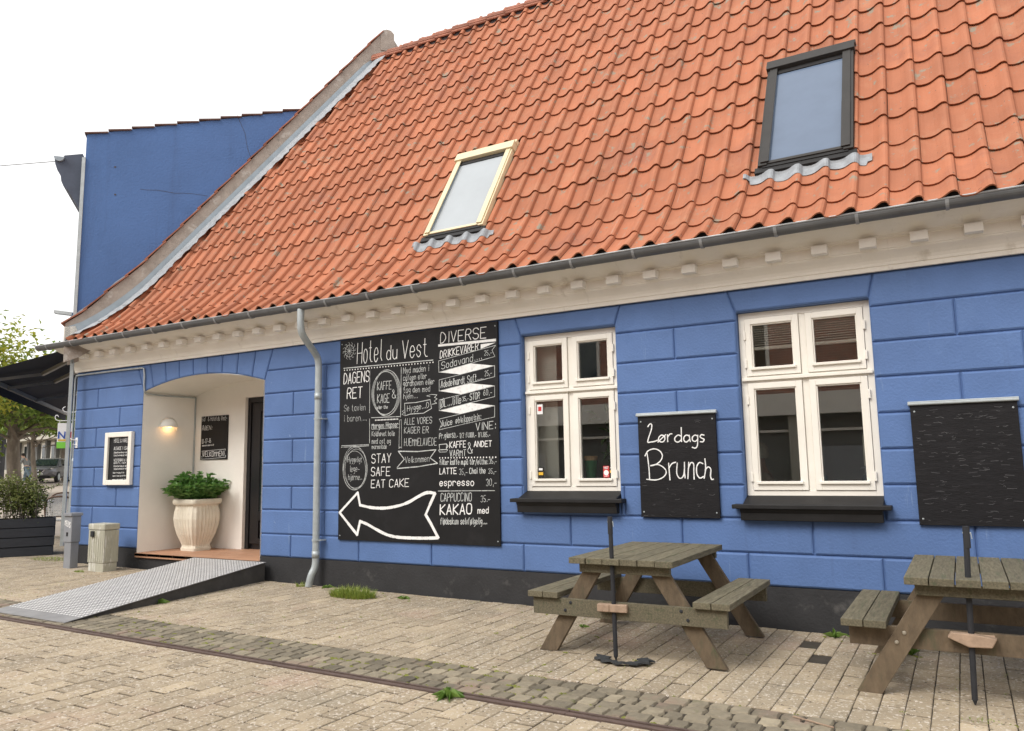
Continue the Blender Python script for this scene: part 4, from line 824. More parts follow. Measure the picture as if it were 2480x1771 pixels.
for i in range(110):
    a = U(0, 6.283); rr = math.sqrt(U(0, 1)); el = R(87-50*rr+U(-8, 8)); d = Vector((math.cos(a)*math.cos(el), math.sin(a)*math.cos(el), math.sin(el)))
    base = Vector((UX+.16*rr*math.cos(a), UY+.16*rr*math.sin(a), UZ+.69)); H = U(.28, .50)*(1-.2*rr)
    tip = base+d*H; tip.y = min(tip.y, YB-.04)
    st.tube([base, base.lerp(tip, .5)+Vector((0, 0, .015)), tip], [.005, .004, .002], 5, False)
    for k in range(9):
        f = .3+.7*k/8; p = base.lerp(tip, f); b = rdir(); b.z = abs(b.z)*.35; dd = (b+d*.35); 
        leaf(q, p, dd, Vector((0, 0, 1)), U(.075, .125), U(.035, .055), U(0, 1), .18, .5)
    for k in range(5): b = rdir(); b.z = .25; leaf(q, tip, b, Vector((0, 0, 1)), U(.06, .11), U(.03, .045), U(.3, 1), .2, .4)
hb(q, 'leaf', L_p, parent=pt, norm=False)['kind'] = 'stuff'; hb(st, 'stem', L_p, parent=pt)
# ---------------------------------------------------------------- ramp
rp = thing('wheelchair_ramp', 'metal tread plate ramp leading up to the doorway', 'ramp', (-8.2, -1.5, -.33))
TL, TR, BL, BR_ = Vector((-9.17, -.045, -.066)), Vector((-7.79, -.045, -.066)), Vector((-8.72, -2.83, gz(-8.72, 0)+.012)), Vector((-7.42, -2.83, gz(-7.42, 0)+.012))
def rpp(u, v): return TL.lerp(TR, u).lerp(BL.lerp(BR_, u), v)
q = MB(); up = Vector((0, 0, .006))
for i in range(6):
    v0, v1 = i/6, (i+1)/6
    q.face([rpp(0, v0), rpp(1, v0), rpp(1, v1), rpp(0, v1)]); q.face([rpp(0, v0)-up, rpp(1, v0)-up, rpp(1, v1)-up, rpp(0, v1)-up])
    for u in (0, 1): q.face([rpp(u, v0), rpp(u, v1), rpp(u, v1)-up, rpp(u, v0)-up])
q.face([rpp(0, 1), rpp(1, 1), rpp(1, 1)-up, rpp(0, 1)-up]); hb(q, 'deck_plate', M['alu'], parent=rp)
q = MB(); nu, nv_ = 27, 56; rn = Vector((0, -.09, 1)).normalized()
for i in range(nu):
    for j in range(nv_):
        cu, cv = (i+.5)/nu, (j+.5)/nv_*.93+.008; c = rpp(cu, cv)+rn*.0008; d = Vector((.9, .43, 0)) if (i+j) % 2 else Vector((.9, -.43, 0)); d = (rpp(cu+.01, cv)-rpp(cu, cv)).normalized()*d.x+(rpp(cu, cv+.01)-rpp(cu, cv)).normalized()*d.y; d.normalize(); s = rn.cross(d); Lh, Wh = .019, .0105
        t4 = [c+d*Lh, c+s*Wh, c-d*Lh, c-s*Wh]; t5 = [c+(p-c)*.72+rn*.0025 for p in t4]
        q.face(t5)
        for k in range(4): q.face([t4[k], t4[(k+1) % 4], t5[(k+1) % 4], t5[k]])
hb(q, 'tread_pattern', M['tread'], parent=rp, norm=False)
q = MB()
for u in (.012, .985):
    a, b = rpp(u, 0)-up*1.5, rpp(u, .97)-up*1.5; g0, g1 = gz(a.x, 0)-.02, gz(b.x, 0)-.02
    for o_ in (0, .02): q.face([(a.x-o_, a.y, a.z), (b.x-o_, b.y, b.z), (b.x-o_, b.y, g1), (a.x-o_, a.y, g0)])
q.face([rpp(.012, 0)-up*1.5, rpp(.985, 0)-up*1.5, rpp(.985, 0)-Vector((0, 0, .3)), rpp(.012, 0)-Vector((0, 0, .3))])
hb(q, 'side_board', M['darkside'], parent=rp)
# ---------------------------------------------------------------- picnic tables and parasol poles
def slab(mb, c, size, m=None, r=None): mb.box(c[0]-size[0]/2, c[0]+size[0]/2, c[1]-size[1]/2, c[1]+size[1]/2, c[2]-size[2]/2, c[2]+size[2]/2, m, U(-.5, .5) if r is None else r)
def picnic(cx, label, y0, y1, zt, zb, outer, rz_=0):
    g0 = gz(cx, 0); t = thing('picnic_table', label, 'picnic table', (cx, (y0+y1)/2, g0), rz_, 'weathered picnic tables along the wall'); loc = wm(t)
    def put(mb, name, m, **k):
        o = mb.build(name, m, **k); o.parent = t; return o       # local coordinates
    yc = (y0+y1)/2; a, b = y0-yc, y1-yc; zt -= g0; zb -= g0; pw = .132; q = MB()
    for i in range(6): x = -.4125+i*.1385+.066; slab(q, (x, (a+b)/2+U(-.006, .006), zt-.0225), (pw, b-a+U(-.012, .012), .045))
    for yy in (a+.012, b-.012): q.box(-.36, .36, yy-.035 if yy > 0 else yy+.06, yy+.01 if yy > 0 else yy+.105, zt-.115, zt-.046)
    put(q, 'tabletop', M['wood'], bevel=.004)
    for sx in (-1, 1):
        q = MB()
        for i in range(2): slab(q, (sx*(.665+(i-.5)*.134), (a+b)/2+.02, zb-.0225), (.128, b-a-.02, .045))
        put(q, 'bench', M['wood'], bevel=.004)
    fy = (a+.13, b-.05)
    for k, yy in enumerate(fy):
        sg = -1 if k == 0 else 1
        for sx in (-1, 1):
            q = MB(); W = .142; xt, xb_ = .235, .665
            poly = [(sx*(xb_-W/2*1.05), .005), (sx*(xb_+W/2*1.05), .005), (sx*(xt+W/2*1.05), zt-.047), (sx*(xt-W/2*1.05), zt-.047)]
            if sx < 0: poly = poly[::-1]
            q.prism(poly, 'y', yy-.021, yy+.021, U(-.5, .5)); lg = put(q, 'leg', M['woodx'], bevel=.003)
            for zz in (zb-.075, zb-.135):
                xm = xb_+(xt-xb_)*zz/zt; bo = MB(); ys = yy+sg*(.066 if outer else .022); bo.lathe([(0, .007), (.009, .006), (.013, 0)], (sx*xm+.012*(zz < zb-.1)*sx, ys, zz), 10, Matrix.Rotation(R(90 if sg < 0 else -90), 3, 'X')); ob = bo.build('bolt', M['bolt'] if not outer else M['darkmetal']); ob.parent = lg
        q = MB(); yy2 = yy+sg*(.0435 if outer else -.0435); q.box(-.765, .765, yy2-.022, yy2+.022, zb-.175, zb-.048, None, U(-.4, .4)); put(q, 'crossbar', M['wood' if outer else 'woodx'], bevel=.003)
    return t, a, yc, fy
T1 = picnic(-2.265, 'weathered picnic table below the Lørdags Brunch board', -1.74, -.40, .39, .115, True)
T2 = picnic(.045, 'weathered picnic table below the blank black board', -1.80, -.50, .375, .095, False)
def pole(px, py, zt, label, lean, base):
    p = thing('parasol_pole', label, 'parasol pole', (px, py, gz(px, py)), 0, 'bare parasol poles at the picnic tables'); g = gz(px, py)
    q = MB(); q.tube([(px, py, g+.03), (px+lean*.55, py, .30), (px+lean, py, zt)], .0165, 12); q.tube([(px, py, g-.0), (px, py, g+.035)], [.003, .0165], 12); q.tube([(px+lean*.98, py, zt-.13), (px+lean, py, zt)], .0195, 12)
    hb(q, 'tube', M['darkmetal'], parent=p)
    q = MB(); q.tube([(px+lean-.021, py, zt-.04), (px+lean+.024, py, zt-.04)], .005, 8); q.tube([(px+lean+.022, py, zt-.035), (px+lean+.027, py-.004, zt-.075)], .003, 6); hb(q, 'lock_pin', M['galv'], parent=p)
    return p
pole(-2.335, -1.69, .70, 'black parasol pole standing in torn rubber, clamped to the left picnic table', -.012, True)
pole(-.045, -1.672, .68, 'black parasol pole with a pointed bare tip, through the right picnic table', .034, False)
q = MB(); x, yy, z = -2.335, -1.60, .012
cl1 = thing('pole_clamp', 'pale wooden block holding the pole on the left picnic table', 'wood block', (-2.34, -1.66, .03), 0)
q.box(-.115, .115, -.03, .03, -.028, .028, Matrix.Translation((-2.345, -1.695, .03)) @ Matrix.Rotation(R(6), 4, 'Z')); q.prism([(-2.455, -1.67), (-2.36, -1.67), (-2.36, -1.735), (-2.40, -1.74)], 'z', .003, .057); hb(q, 'block', M['woodnew'], parent=cl1, bevel=.006)
cl2 = thing('pole_clamp', 'pale sawn block holding the pole on the right picnic table', 'wood block', (-.04, -1.6, 0), 0)
q = MB(); q.prism([(-.16, .018), (-.05, -.03), (.07, -.025), (.10, .03), (-.01, .045), (-.14, .05)], 'y', -1.715, -1.655); q.box(-.145, .09, -1.66, -1.645, -.0, .04); hb(q, 'block', M['woodnew'], parent=cl2, bevel=.006)
# torn rubber foot
q = MB(); g = gz(-2.3, 0); n_ = 26; cxr, cyr = -2.27, -1.70
for i in range(n_):
    a0, a1 = R(-200+245*i/n_), R(-200+245*(i+1)/n_)
    def rp_(a, e, i): w = .10+e*(.085+.02*math.sin(i*1.7)); return (cxr+w*1.15*math.cos(a), cyr+w*.75*math.sin(a), g+.010+.008*e*abs(math.sin(i*.8))+.004*math.sin(i*2.1))
    q.face([rp_(a0, 0, i), rp_(a1, 0, i+1), rp_(a1, 1, i+1), rp_(a0, 1, i)])
o = q.build('rubber_scrap', M['rubber'], norm=False); so = o.modifiers.new('s', 'SOLIDIFY'); so.thickness = .012; tag(o, 'torn black rubber ring lying around the foot of the left parasol pole', 'rubber scrap')
# ---------------------------------------------------------------- cabinets by the corner
def gbox(x0, x1, y0, y1, h, t=0): return x0, x1, y0, y1, gz((x0+x1)/2, 0)-.03, gz((x0+x1)/2, 0)+h
gc = thing('cable_post', 'slim grey utility post with white graffiti at the house corner', 'utility box', (-11.41, -.41, -.27)); x0, x1, y0, y1, g0, g1 = gbox(-11.525, -11.335, -.48, -.34, .79)
q = MB(); q.box(x0+.012, x1-.012, y0+.01, y1-.01, g0, g0+.40); q.box(x0, x1, y0, y1, g0+.402, g1-.04); hb(q, 'housing', M['greyp'], parent=gc, bevel=.006)
q = MB(); q.prism([(x0-.015, g1-.04), (x1+.015, g1-.04), (x1+.005, g1), (x0-.005, g1+.004)], 'y', y0-.02, y1+.02); hb(q, 'cap', M['greyp'], parent=gc, bevel=.004)
q = MB(); q.box(x0+.07, x0+.11, y0-.006, y0, g0+.49, g0+.545); hb(q, 'lock', M['black'], parent=gc)
t_ = MB(); text(t_, 'MEDIS', x0+.02, g1-.17, x1-.03, g1-.21, .075, .012, lambda u, v, e=0: (u, y0-.0012-e, v)); hb(t_, 'graffiti', M['chalk2'], parent=gc, norm=False)
bc = thing('cable_cabinet', 'squat beige cable cabinet with peeling paint beside the doorway', 'utility box', (-10.68, -.4, -.27)); x0, x1, y0, y1, g0, g1 = gbox(-10.875, -10.505, -.50, -.28, .66)
q = MB(); q.box(x0+.01, x1-.01, y0+.008, y1-.008, g0, g0+.15); q.box(x0, x1, y0, y1, g0+.153, g1-.09)
for i in range(7): q.box(x0+.02+i*.05, x0+.045+i*.05, y0-.006, y0, g0+.17, g1-.1)
for i in range(4): q.box(x1, x1+.006, y0+.02+i*.05, y0+.045+i*.05, g0+.17, g1-.1)
hb(q, 'housing', M['beigep'], parent=bc, bevel=.003)
q = MB(); q.box(x0-.008, x1+.008, y0-.008, y1+.008, g1-.085, g1); hb(q, 'lid', M['beigep'], parent=bc, bevel=.012)
q = MB(); q.box(x0+.08, x0+.15, y0-.03, y0-.006, g1-.18, g1-.10); hb(q, 'padlock', M['darkmetal'], parent=bc, bevel=.006)
# ---------------------------------------------------------------- tall blue building behind, its gable, cornice and wire
tw = thing('blue_building', 'taller plain blue building rising behind the gable parapet', 'building', (-12.3, 1, -.3))
def tp(al, off, z): p = Vector((-11.42, 0, 0)) + gd*al + gn*off; return Vector((p.x, p.y, z))
q = MB(); OF = .36
fr = [(-.53, 3.28), (.5, 3.28), (6.5, 3.28), (6.5, 7.2), (5.2, 8.18), (-.53, 6.62)]
q.face([tp(a, OF, z) for a, z in fr])
q.face([tp(-.53, OF, 3.28), tp(-.53, OF, 6.62), tp(-.53, OF+9, 6.62), tp(-.53, OF+9, 3.28)]); c0_ = Vector((-12.225, .04, 0)); c1_ = c0_+Vector((-.788, .616, 0))*9; q.face([(c0_.x, c0_.y, -.4), (c0_.x, c0_.y, 3.27), (c1_.x, c1_.y, 3.27), (c1_.x, c1_.y, -.4)])
q.face([tp(6.5, OF, 3.28), tp(6.5, OF, 7.2), tp(6.5, OF+9, 7.2), tp(6.5, OF+9, 3.28)])
hb(q, 'wall', M['blue2'], parent=tw, norm=False)
for P_, w_ in (([(1.78, 7.3), (1.80, 7.25), (1.872, 7.09), (1.926, 6.967), (1.95, 6.8), (1.985, 6.656), (2.05, 6.5), (2.094, 6.37)], .008), ([(.30, 5.78), (.399, 5.776), (.55, 5.79), (.647, 5.784), (.75, 5.775), (.836, 5.765), (.95, 5.78), (1.09, 5.788), (1.348, 5.773)], .008)):
    q = MB(); ribbon(q, P_, w_, 0, lambda u, v, e=0: tp(u, OF-.003-e, v)); hb(q, 'crack', M['mortar'], parent=tw, norm=False)
for a, z in ((-.089, 6.118), (-.068, 5.645)):
    q = MB(); q.face([tp(a+.018*math.cos(t), OF-.003, z+.016*math.sin(t)) for t in [math.pi*k/4 for k in range(8)]]); hb(q, 'hole', M['mortar'], parent=tw, norm=False)
q = MB()
for i in range(18):
    a0, a1 = -.56+i*.345, -.56+(i+1)*.345; zz = 6.60+(a0+.56)*.277+.03
    q.box(0, 1, 0, 1, 0, 1, Matrix(((gd.x*(a1-a0), gn.x*.4, 0, tp(a0, OF-.03, 0).x), (gd.y*(a1-a0), gn.y*.4, 0, tp(a0, OF-.03, 0).y), (.055, 0, .022, zz), (0, 0, 0, 1))), U(-.5, .5))
q.face([tp(-.56, OF+.3, 6.60), tp(5.6, OF+.3, 8.30), tp(5.6, OF+9, 8.30), tp(-.56, OF+9, 6.60)])
hb(q, 'roof', M['oldroof'], parent=tw)
q = MB(); q.box(0, 1, 0, 1, 0, 1, Matrix(((gd.x*.05, gn.x*.06, 0, tp(-.575, OF-.03, 0).x), (gd.y*.05, gn.y*.06, 0, tp(-.575, OF-.03, 0).y), (0, 0, 6.22, 0), (0, 0, 0, 1)))); hb(q, 'corner_trim', M['galv'], parent=tw)
q = MB(); pf2 = [(-.58, 6.30), (-.84, 6.24), (-.86, 6.20), (-.92, 6.19), (-.985, 6.20), (-.965, 6.08), (-.93, 5.98), (-.88, 5.90), (-.865, 5.80), (-.83, 5.72), (-.76, 5.66), (-.68, 5.52), (-.58, 5.36)]
k0 = [tp(a, OF+.04, z) for a, z in pf2]; k1 = [tp(a, OF+8, z) for a, z in pf2]; q.face(k0)
for i in range(len(pf2)): j = (i+1) % len(pf2); q.face([k0[i], k0[j], k1[j], k1[i]])
hb(q, 'street_cornice', M['dkblue'], parent=tw)
q = MB(); cg = [(-.91+.075*math.cos(t), 6.20+.075*math.sin(t)) for t in arc]; k0 = [tp(a, OF-.0, z) for a, z in cg]; k1 = [tp(a, OF+8, z) for a, z in cg]; q.face(k0)
for i in range(12): q.face([k0[i], k0[i+1], k1[i+1], k1[i]])
hb(q, 'street_gutter', M['flash'], parent=tw)
q = MB(); a = tp(-.6, OF+.1, 3.63); b = tp(-.86, OF+.14, 3.66); q.bar(a, b, .10, .05); hb(q, 'wall_stub', M['galv'], parent=tw)
q = MB()
for i in range(len(Ys)-1):
    w0, w1 = .17+.02*(i % 2), .17+.02*((i+1) % 2); q.face([gp3(Ys[i], .345, top[i]-.05), gp3(Ys[i+1], .345, top[i+1]-.05), gp3(Ys[i+1], .345, top[i+1]+w1), gp3(Ys[i], .345, top[i]+w0)])
hb(q, 'gable_flashing', M['flash'], parent=tw, norm=False)
q = MB(); a = tp(-.95, OF+.05, 6.13); q.tube([a, a.lerp(Vector((-21, -2.2, 7.1)), .5)-Vector((0, 0, .12)), Vector((-21, -2.2, 7.1))], .006, 6); tag(q.build('overhead_wire', M['greyd']), 'thin overhead wire running left from the cornice of the taller building', 'cable')
# awning on the side street
sw = Vector((-.788, .616, 0)); sn = Vector((-.616, -.788, 0)); AP = Vector((-12.557, .243, 0))
aw = thing('awning', 'black folding-arm awning over the terrace at the house corner', 'awning', (-13, .2, 2.5))
def aq(s, o, z): p = AP+sw*s+sn*o; return Vector((p.x, p.y, z))
q = MB(); ZM, DR, LO, LS = 3.2, .50, 1.42, 9.0
q.face([aq(0, .05, ZM), aq(LS, .05, ZM), aq(LS, LO, ZM-DR), aq(0, LO, ZM-DR)])
nV = 40
for i in range(nV):
    s0, s1 = LS*i/nV, LS*(i+1)/nV; q.face([aq(s0, LO, ZM-DR), aq(s1, LO, ZM-DR), aq(s1, LO, ZM-DR-.21-.012*(i % 2)), aq(s0, LO, ZM-DR-.21-.012*((i+1) % 2))])
o = hb(q, 'fabric', M['awning'], parent=aw, norm=False); so = o.modifiers.new('s', 'SOLIDIFY'); so.thickness = .004
q = MB(); q.bar(aq(0, LO-.03, ZM-DR-.03), aq(LS, LO-.03, ZM-DR-.03), .05, .07); hb(q, 'front_bar', M['beige'], parent=aw)
q = MB(); q.bar(aq(0, .05, ZM-.03), aq(LS, .05, ZM-.03), .12, .12); hb(q, 'wall_cassette', M['beige'], parent=aw)
for s0, s1 in ((.3, 1.3), (1.6, 2.6), (4.2, 5.2)):
    q = MB(); q.bar(aq(s0, .1, ZM-.14), aq(s1, .75, ZM-.34), .05, .06); q.bar(aq(s1, .75, ZM-.34), aq(s0+.25, LO-.06, ZM-DR-.05), .04, .05); hb(q, 'folding_arm', M['beige'], parent=aw)
# grey street pipe, hanging sign
q = MB(); q.tube([(-12.34, .11, gz(-12.4, 0)-.02), (-12.34, .11, 1.30)], .055, 14); q.tube([(-12.34, .11, 1.30), (-12.34, .11, 1.34), (-12.34, .11, 2.66)], [.055, .035, .025], 12)
tag(q.build('street_pipe', M['galv'], smooth=False), 'pale grey standpipe running up the corner of the blue house', 'pipe')
sg = thing('hanging_sign', 'small white, red and green sign hanging from a scroll bracket at the corner', 'sign', (-12.6, -.1, 1.8))
sa = Vector((-12.29, .02, 0)); sdir = Vector((-.643, -.766, 0)).normalized(); 
def sp2(u, z, e=0): p = sa+sdir*u+Vector((.766, -.643, 0))*e; return Vector((p.x, p.y, z))
def splate(u0, u1, z0, z1, e, m, nm):
    q = MB(); f = [sp2(u0, z0, e), sp2(u1, z0, e), sp2(u1, z1, e), sp2(u0, z1, e)]; b = [p-Vector((.766, -.643, 0))*.004 for p in f]; q.face(f); q.face(b[::-1])
    for i in range(4): q.face([f[i], f[(i+1) % 4], b[(i+1) % 4], b[i]])
    return hb(q, nm, m, parent=sg)
splate(.0, .215, 1.50, 1.90, 0, M['paper'], 'panel'); splate(.0, .215, 1.50, 1.60, .006, M['lime'], 'green_field'); splate(.0, .08, 1.66, 1.76, .006, M['red'], 'red_mark'); splate(.02, .20, 1.615, 1.64, .006, M['yellow'], 'yellow_bar')
t_ = MB()
def sgp(u, v, e=0): return sp2(.215-u, v, .008+e)
text(t_, 'N', .02, 1.66, .11, 1.66, .10, .026, sgp); hb(t_, 'sign_lettering', M['bluep'], parent=sg, norm=False)
q = MB(); q.tube(smooth_path([sp2(-.05, 1.95), sp2(.18, 1.93), sp2(.25, 1.95), sp2(.26, 2.01), sp2(.23, 2.03), sp2(.21, 2.0)]), .007, 6); q.tube(smooth_path([sp2(-.05, 2.08), sp2(.08, 2.07), sp2(.15, 2.09), sp2(.16, 2.14), sp2(.12, 2.16)]), .007, 6); q.tube([sp2(.05, 1.95), sp2(.05, 1.90)], .004, 5); q.tube([sp2(.19, 1.94), sp2(.19, 1.90)], .004, 5); hb(q, 'scroll_bracket', M['paper'], parent=sg)
q = MB(); q.box(-12.16, -12.10, -.006, 0, 1.50, 1.66); q.tube(smooth_path([(-12.13, -.005, 1.62), (-12.16, -.06, 1.63), (-12.2, -.08, 1.66)]), .009, 6); q.tube([(-12.13, -.005, 1.54), (-12.15, -.05, 1.56)], .008, 6)
tag(q.build('wall_hook', M['paper']), 'small white metal hook screwed to the blue corner pier', 'hook')
# ---------------------------------------------------------------- terrace: planter, hedge, chairs, tables
pk = thing('planter_box', 'long black board planter closing off the terrace', 'planter', (-13.6, -.2, -.25))
pa0 = Vector((-13.3, .40, 0)); pd = Vector((-.50, -.866, 0)); pn = Vector((-.866, .50, 0)); PL, PW, PH = 2.6, .50, .62
def pp(u, v, z): p = pa0+pd*u+pn*v; return Vector((p.x, p.y, z-.25))
q = MB()
for k in range(4):
    z0, z1 = .01+k*PH/4, .01+(k+1)*PH/4-.012; o_ = .004*k+U(-.003, .003)
    for (u0, u1, v0, v1) in ((0, PL, -.0-o_, .03), (-.0-o_, .03, .0305, PW), (PL-.03, PL, .03, PW), (.03, PL-.03, PW-.03, PW)):
        c = [pp(u, v, z) for z in (z0, z1) for v in (v0, v1) for u in (u0, u1)]; n_ = len(q.v); q.v += [tuple(p) for p in c]; rr_ = U(-.5, .5)
        for f in ((0, 2, 3, 1), (4, 5, 7, 6), (0, 1, 5, 4), (2, 6, 7, 3), (0, 4, 6, 2), (1, 3, 7, 5)): q.f.append(tuple(n_+i for i in f)); q.r.append(rr_)
hb(q, 'boards', M['planter'], parent=pk, bevel=.004)
q = MB(); q.face([pp(.03, .03, PH-.05), pp(PL-.03, .03, PH-.05), pp(PL-.03, PW-.03, PH-.05), pp(.03, PW-.03, PH-.05)]); hb(q, 'soil', M['soil'], parent=pk)
hg = thing('hedge', 'loose green hedge growing in the black planter', 'hedge', (-13.6, -.2, .35))
q = MB(); st = MB()
for i in range(210):
    u, v = U(.26, PL-.05), U(.06, PW-.06); b = pp(u, v, PH-.05); hgt = U(.35, .78)*(1 if u > .45 else .85); t = b+Vector((U(-.16, .16), U(-.16, .16), hgt)); st.tube([b, b.lerp(t, .5)+Vector((U(-.03, .03), U(-.03, .03), 0)), t], [.006, .005, .002], 4, False)
    for k in range(58):
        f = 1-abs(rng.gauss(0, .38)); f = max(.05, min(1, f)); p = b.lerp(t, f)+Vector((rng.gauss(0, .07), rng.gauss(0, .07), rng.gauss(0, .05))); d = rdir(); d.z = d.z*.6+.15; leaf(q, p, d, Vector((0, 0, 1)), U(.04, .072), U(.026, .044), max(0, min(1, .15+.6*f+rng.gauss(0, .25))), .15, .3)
for (u, v, dx) in ((.3, .2, .3), (.28, .3, .4)):
    b = pp(u, v, PH+.45); t = b+Vector((dx*.9, .25, .10)); st.tube([b, t], .004, 4, False)
    for k in range(14): leaf(q, b.lerp(t, k/13), rdir(), Vector((0, 0, 1)), .05, .032, U(.2, .9), .1, .2)
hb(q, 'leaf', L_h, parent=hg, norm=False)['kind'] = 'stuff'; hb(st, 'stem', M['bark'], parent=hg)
def bistro(loc, rz_, label):
    g = gz(loc[0], loc[1]); c = thing('bistro_chair', label, 'chair', (loc[0], loc[1], g), rz_, 'wicker bistro chairs on the terrace')
    def put(mb, nm, m, **k): o = mb.build(nm, m, **k); o.parent = c; return o
    for sx in (-1, 1):
        q = MB(); q.tube([(sx*.20, -.22, 0), (sx*.19, -.19, .45)], .016, 8); put(q, 'leg', M['rattan'])
        q = MB(); q.tube([(sx*.20, .26, 0), (sx*.19, .20, .43), (sx*.21, .25, .72)], .016, 8); put(q, 'leg', M['rattan'])
        q = MB(); q.tube([(sx*.197, -.21, .2), (sx*.197, .23, .2)], .010, 6); put(q, 'stretcher', M['rattan'])
    q = MB(); q.tube([(.19*math.cos(a)*1.08, .205*math.sin(a)*1.05, .445) for a in [2*math.pi*k/20 for k in range(21)]], .018, 8); q.lathe([(0, .452), (.19, .448), (.2, .44)], (0, 0, 0), 20); put(q, 'seat', M['frame'])
    q = MB(); q.tube(smooth_path([(-.21, .25, .45), (-.24, .28, .70), (-.21, .30, .86), (0, .32, .90), (.21, .30, .86), (.24, .28, .70), (.21, .25, .45)]), .017, 8); q.tube([(-.2, .255, .52), (.2, .255, .52)], .012, 6); put(q, 'back_frame', M['rattan'])
    q = MB()
    for i in range(12):
        x = -.2+i*.4/11; q.box(x-.011, x+.011, .268, .276, .53, .87-.06*abs(x/.2)**2)
    for j in range(10):
        z = .55+j*.033; q.box(-.215, .215, .2665, .2775, z-.007, z+.007)
    put(q, 'woven_back', M['frame'])
    return c
bistro((-14.87, 1.42), R(-130), 'wicker bistro chair with its back to the hedge, the nearer of two')
bistro((-16.3, 2.25), R(-115), 'wicker bistro chair half hidden behind the street pipe')
def ttable(loc, label, cloth):
    g = gz(*loc); t = thing('terrace_table', label, 'table', (*loc, g), 0, 'small terrace tables behind the hedge')
    q = MB(); q.lathe([(0, .76), (.38, .76), (.385, .75), (.38, .735), (0, .735)], (0, 0, 0), 24); o = q.build('tabletop', cloth); o.parent = t
    q = MB(); q.tube([(0, 0, .02), (0, 0, .74)], .03, 10); q.lathe([(0, .03), (.2, .015), (.22, 0)], (0, 0, 0), 16); o = q.build('pedestal', M['darkmetal']); o.parent = t
ttable((-17.6, 1.1), 'terrace table with white top showing over the hedge', M['paper']); ttable((-18.6, 1.15), 'terrace table with a reddish top at the left edge behind the hedge', mat('red_cloth', (.5, .2, .17), .9, .2, 9))
ttable((-16.1, 1.55), 'terrace table with white top close behind the wicker chair', M['paper'])
# ---------------------------------------------------------------- trees, grey building, fence across the street
def tree(x, y, h, rad, lean, label, lm, nleaf, cz0, cr, crh, seed, lsz=.22, low=None):
    rg_ = random.Random(seed); g = gz(x, y); t = thing('street_tree', label, 'tree', (x, y, g), 0, 'trees along the side street'); q = MB()
    P = [(x+lean*f*h+.15*math.sin(f*7+seed), y+.12*math.cos(f*5), g+h*f) for f in (0, .04, .12, .25, .4, .55, .75)]
    q.tube(P, [rad*1.25, rad*1.08, rad, rad*.93, rad*.85, rad*.6, rad*.2], 12)
    lv = MB()
    for i in range(26):
        f = rg_.uniform(.33, .75); b = Vector(P[0]).lerp(Vector(P[-1]), f/.75); a = rg_.uniform(0, 6.283); e = rg_.uniform(-.1, .8); L = cr*rg_.uniform(.55, 1.05)
        d = Vector((math.cos(a)*math.cos(e), math.sin(a)*math.cos(e), math.sin(e))); tip = b+d*L; mid = b.lerp(tip, .5)+Vector((0, 0, .2*L*.5)); q.tube([b, mid, tip], [rad*.32, rad*.18, .02], 6, False)
        for k in range(nleaf//26):
            s = abs(rg_.gauss(0, .3)); c = mid.lerp(tip, min(1.1, 1.05-s))+Vector((rg_.gauss(0, .55), rg_.gauss(0, .55), rg_.gauss(0, .45)))
            if c.z < g+cz0: c.z = g+cz0+rg_.uniform(0, .8)
            dd = Vector((rg_.gauss(0, 1), rg_.gauss(0, 1), rg_.gauss(0, .6)-.3)); leaf(lv, c, dd, Vector((0, 0, 1)), lsz*rg_.uniform(.7, 1.4), lsz*.75, min(1, max(0, rg_.gauss(.45, .3))), .1, .2)
    if low:
        for (lx, ly, lz, n_, sp) in low:
            for k in range(n_): lv.face([]) if False else leaf(lv, Vector((x+lx+rg_.gauss(0, sp*.6), y+ly+rg_.gauss(0, sp*.6), g+lz+rg_.gauss(0, sp))), rdir(), Vector((0, 0, 1)), lsz, lsz*.8, rg_.uniform(.4, 1), .1, .2)
    hb(q, 'trunk', M['bark'], parent=t, smooth=True); hb(lv, 'crown', lm, parent=t, norm=False)
    return t
def along(px, dist):
    """ground point seen in photo column px (of 2480) at a ground distance - used once to lay out the street"""
    u = (px-1240)/1874.3; d = Vector((-.494+.866*u, .86+.5*u)); d.normalize(); return d.x*dist, -7.232+d.y*dist
x, y = along(50, 38); tree(x, y, 6.3, .26, .0, 'stout street tree with pale bark and shoots on its trunk', L_t, 7000, 2.9, 2.6, 4, 3, .20, low=[(-.75, -.5, 2.0, 40, .35), (-.7, -.5, 3.2, 22, .3)])
x, y = along(97, 52); tree(x, y, 5.8, .13, .0, 'slimmer street tree further back, left of the dark car', L_t, 6500, 2.9, 3.0, 4, 9, .22)
x, y = along(170, 60); tree(x, y, 6.4, .25, .0, 'dark trunked street tree half hidden by the house corner', L_t, 5200, 3.4, 3.0, 4, 21, .24)
x, y = along(-90, 34); tree(x, y, 6.6, .22, .0, 'yellow green tree reaching in at the left edge', L_y, 3800, 3.3, 2.2, 4, 33, .2)
gb = thing('grey_building', 'pale grey two-storey building across the side street', 'building', (-75, 34, 1.2))
c = Vector((*along(20, 88), 0)); c2 = Vector((*along(175, 74), 0)); dB = (c2-c).normalized(); nB = Vector((dB.y, -dB.x, 0)); LB = (c2-c).length; gB = gz(c2.x, c2.y)-.4
def bp(s, z, o=0): p = c+dB*s+nB*o; return Vector((p.x, p.y, z))
def bb_(mb, s0, s1, z0, z1, o0, o1):
    k = [bp(s, z, o) for z in (z0, z1) for o in (o0, o1) for s in (s0, s1)]; n_ = len(mb.v); mb.v += [tuple(p) for p in k]
    for f in ((0, 2, 3, 1), (4, 5, 7, 6), (0, 1, 5, 4), (2, 6, 7, 3), (0, 4, 6, 2), (1, 3, 7, 5)): mb.f.append(tuple(n_+i for i in f)); mb.r.append(0)
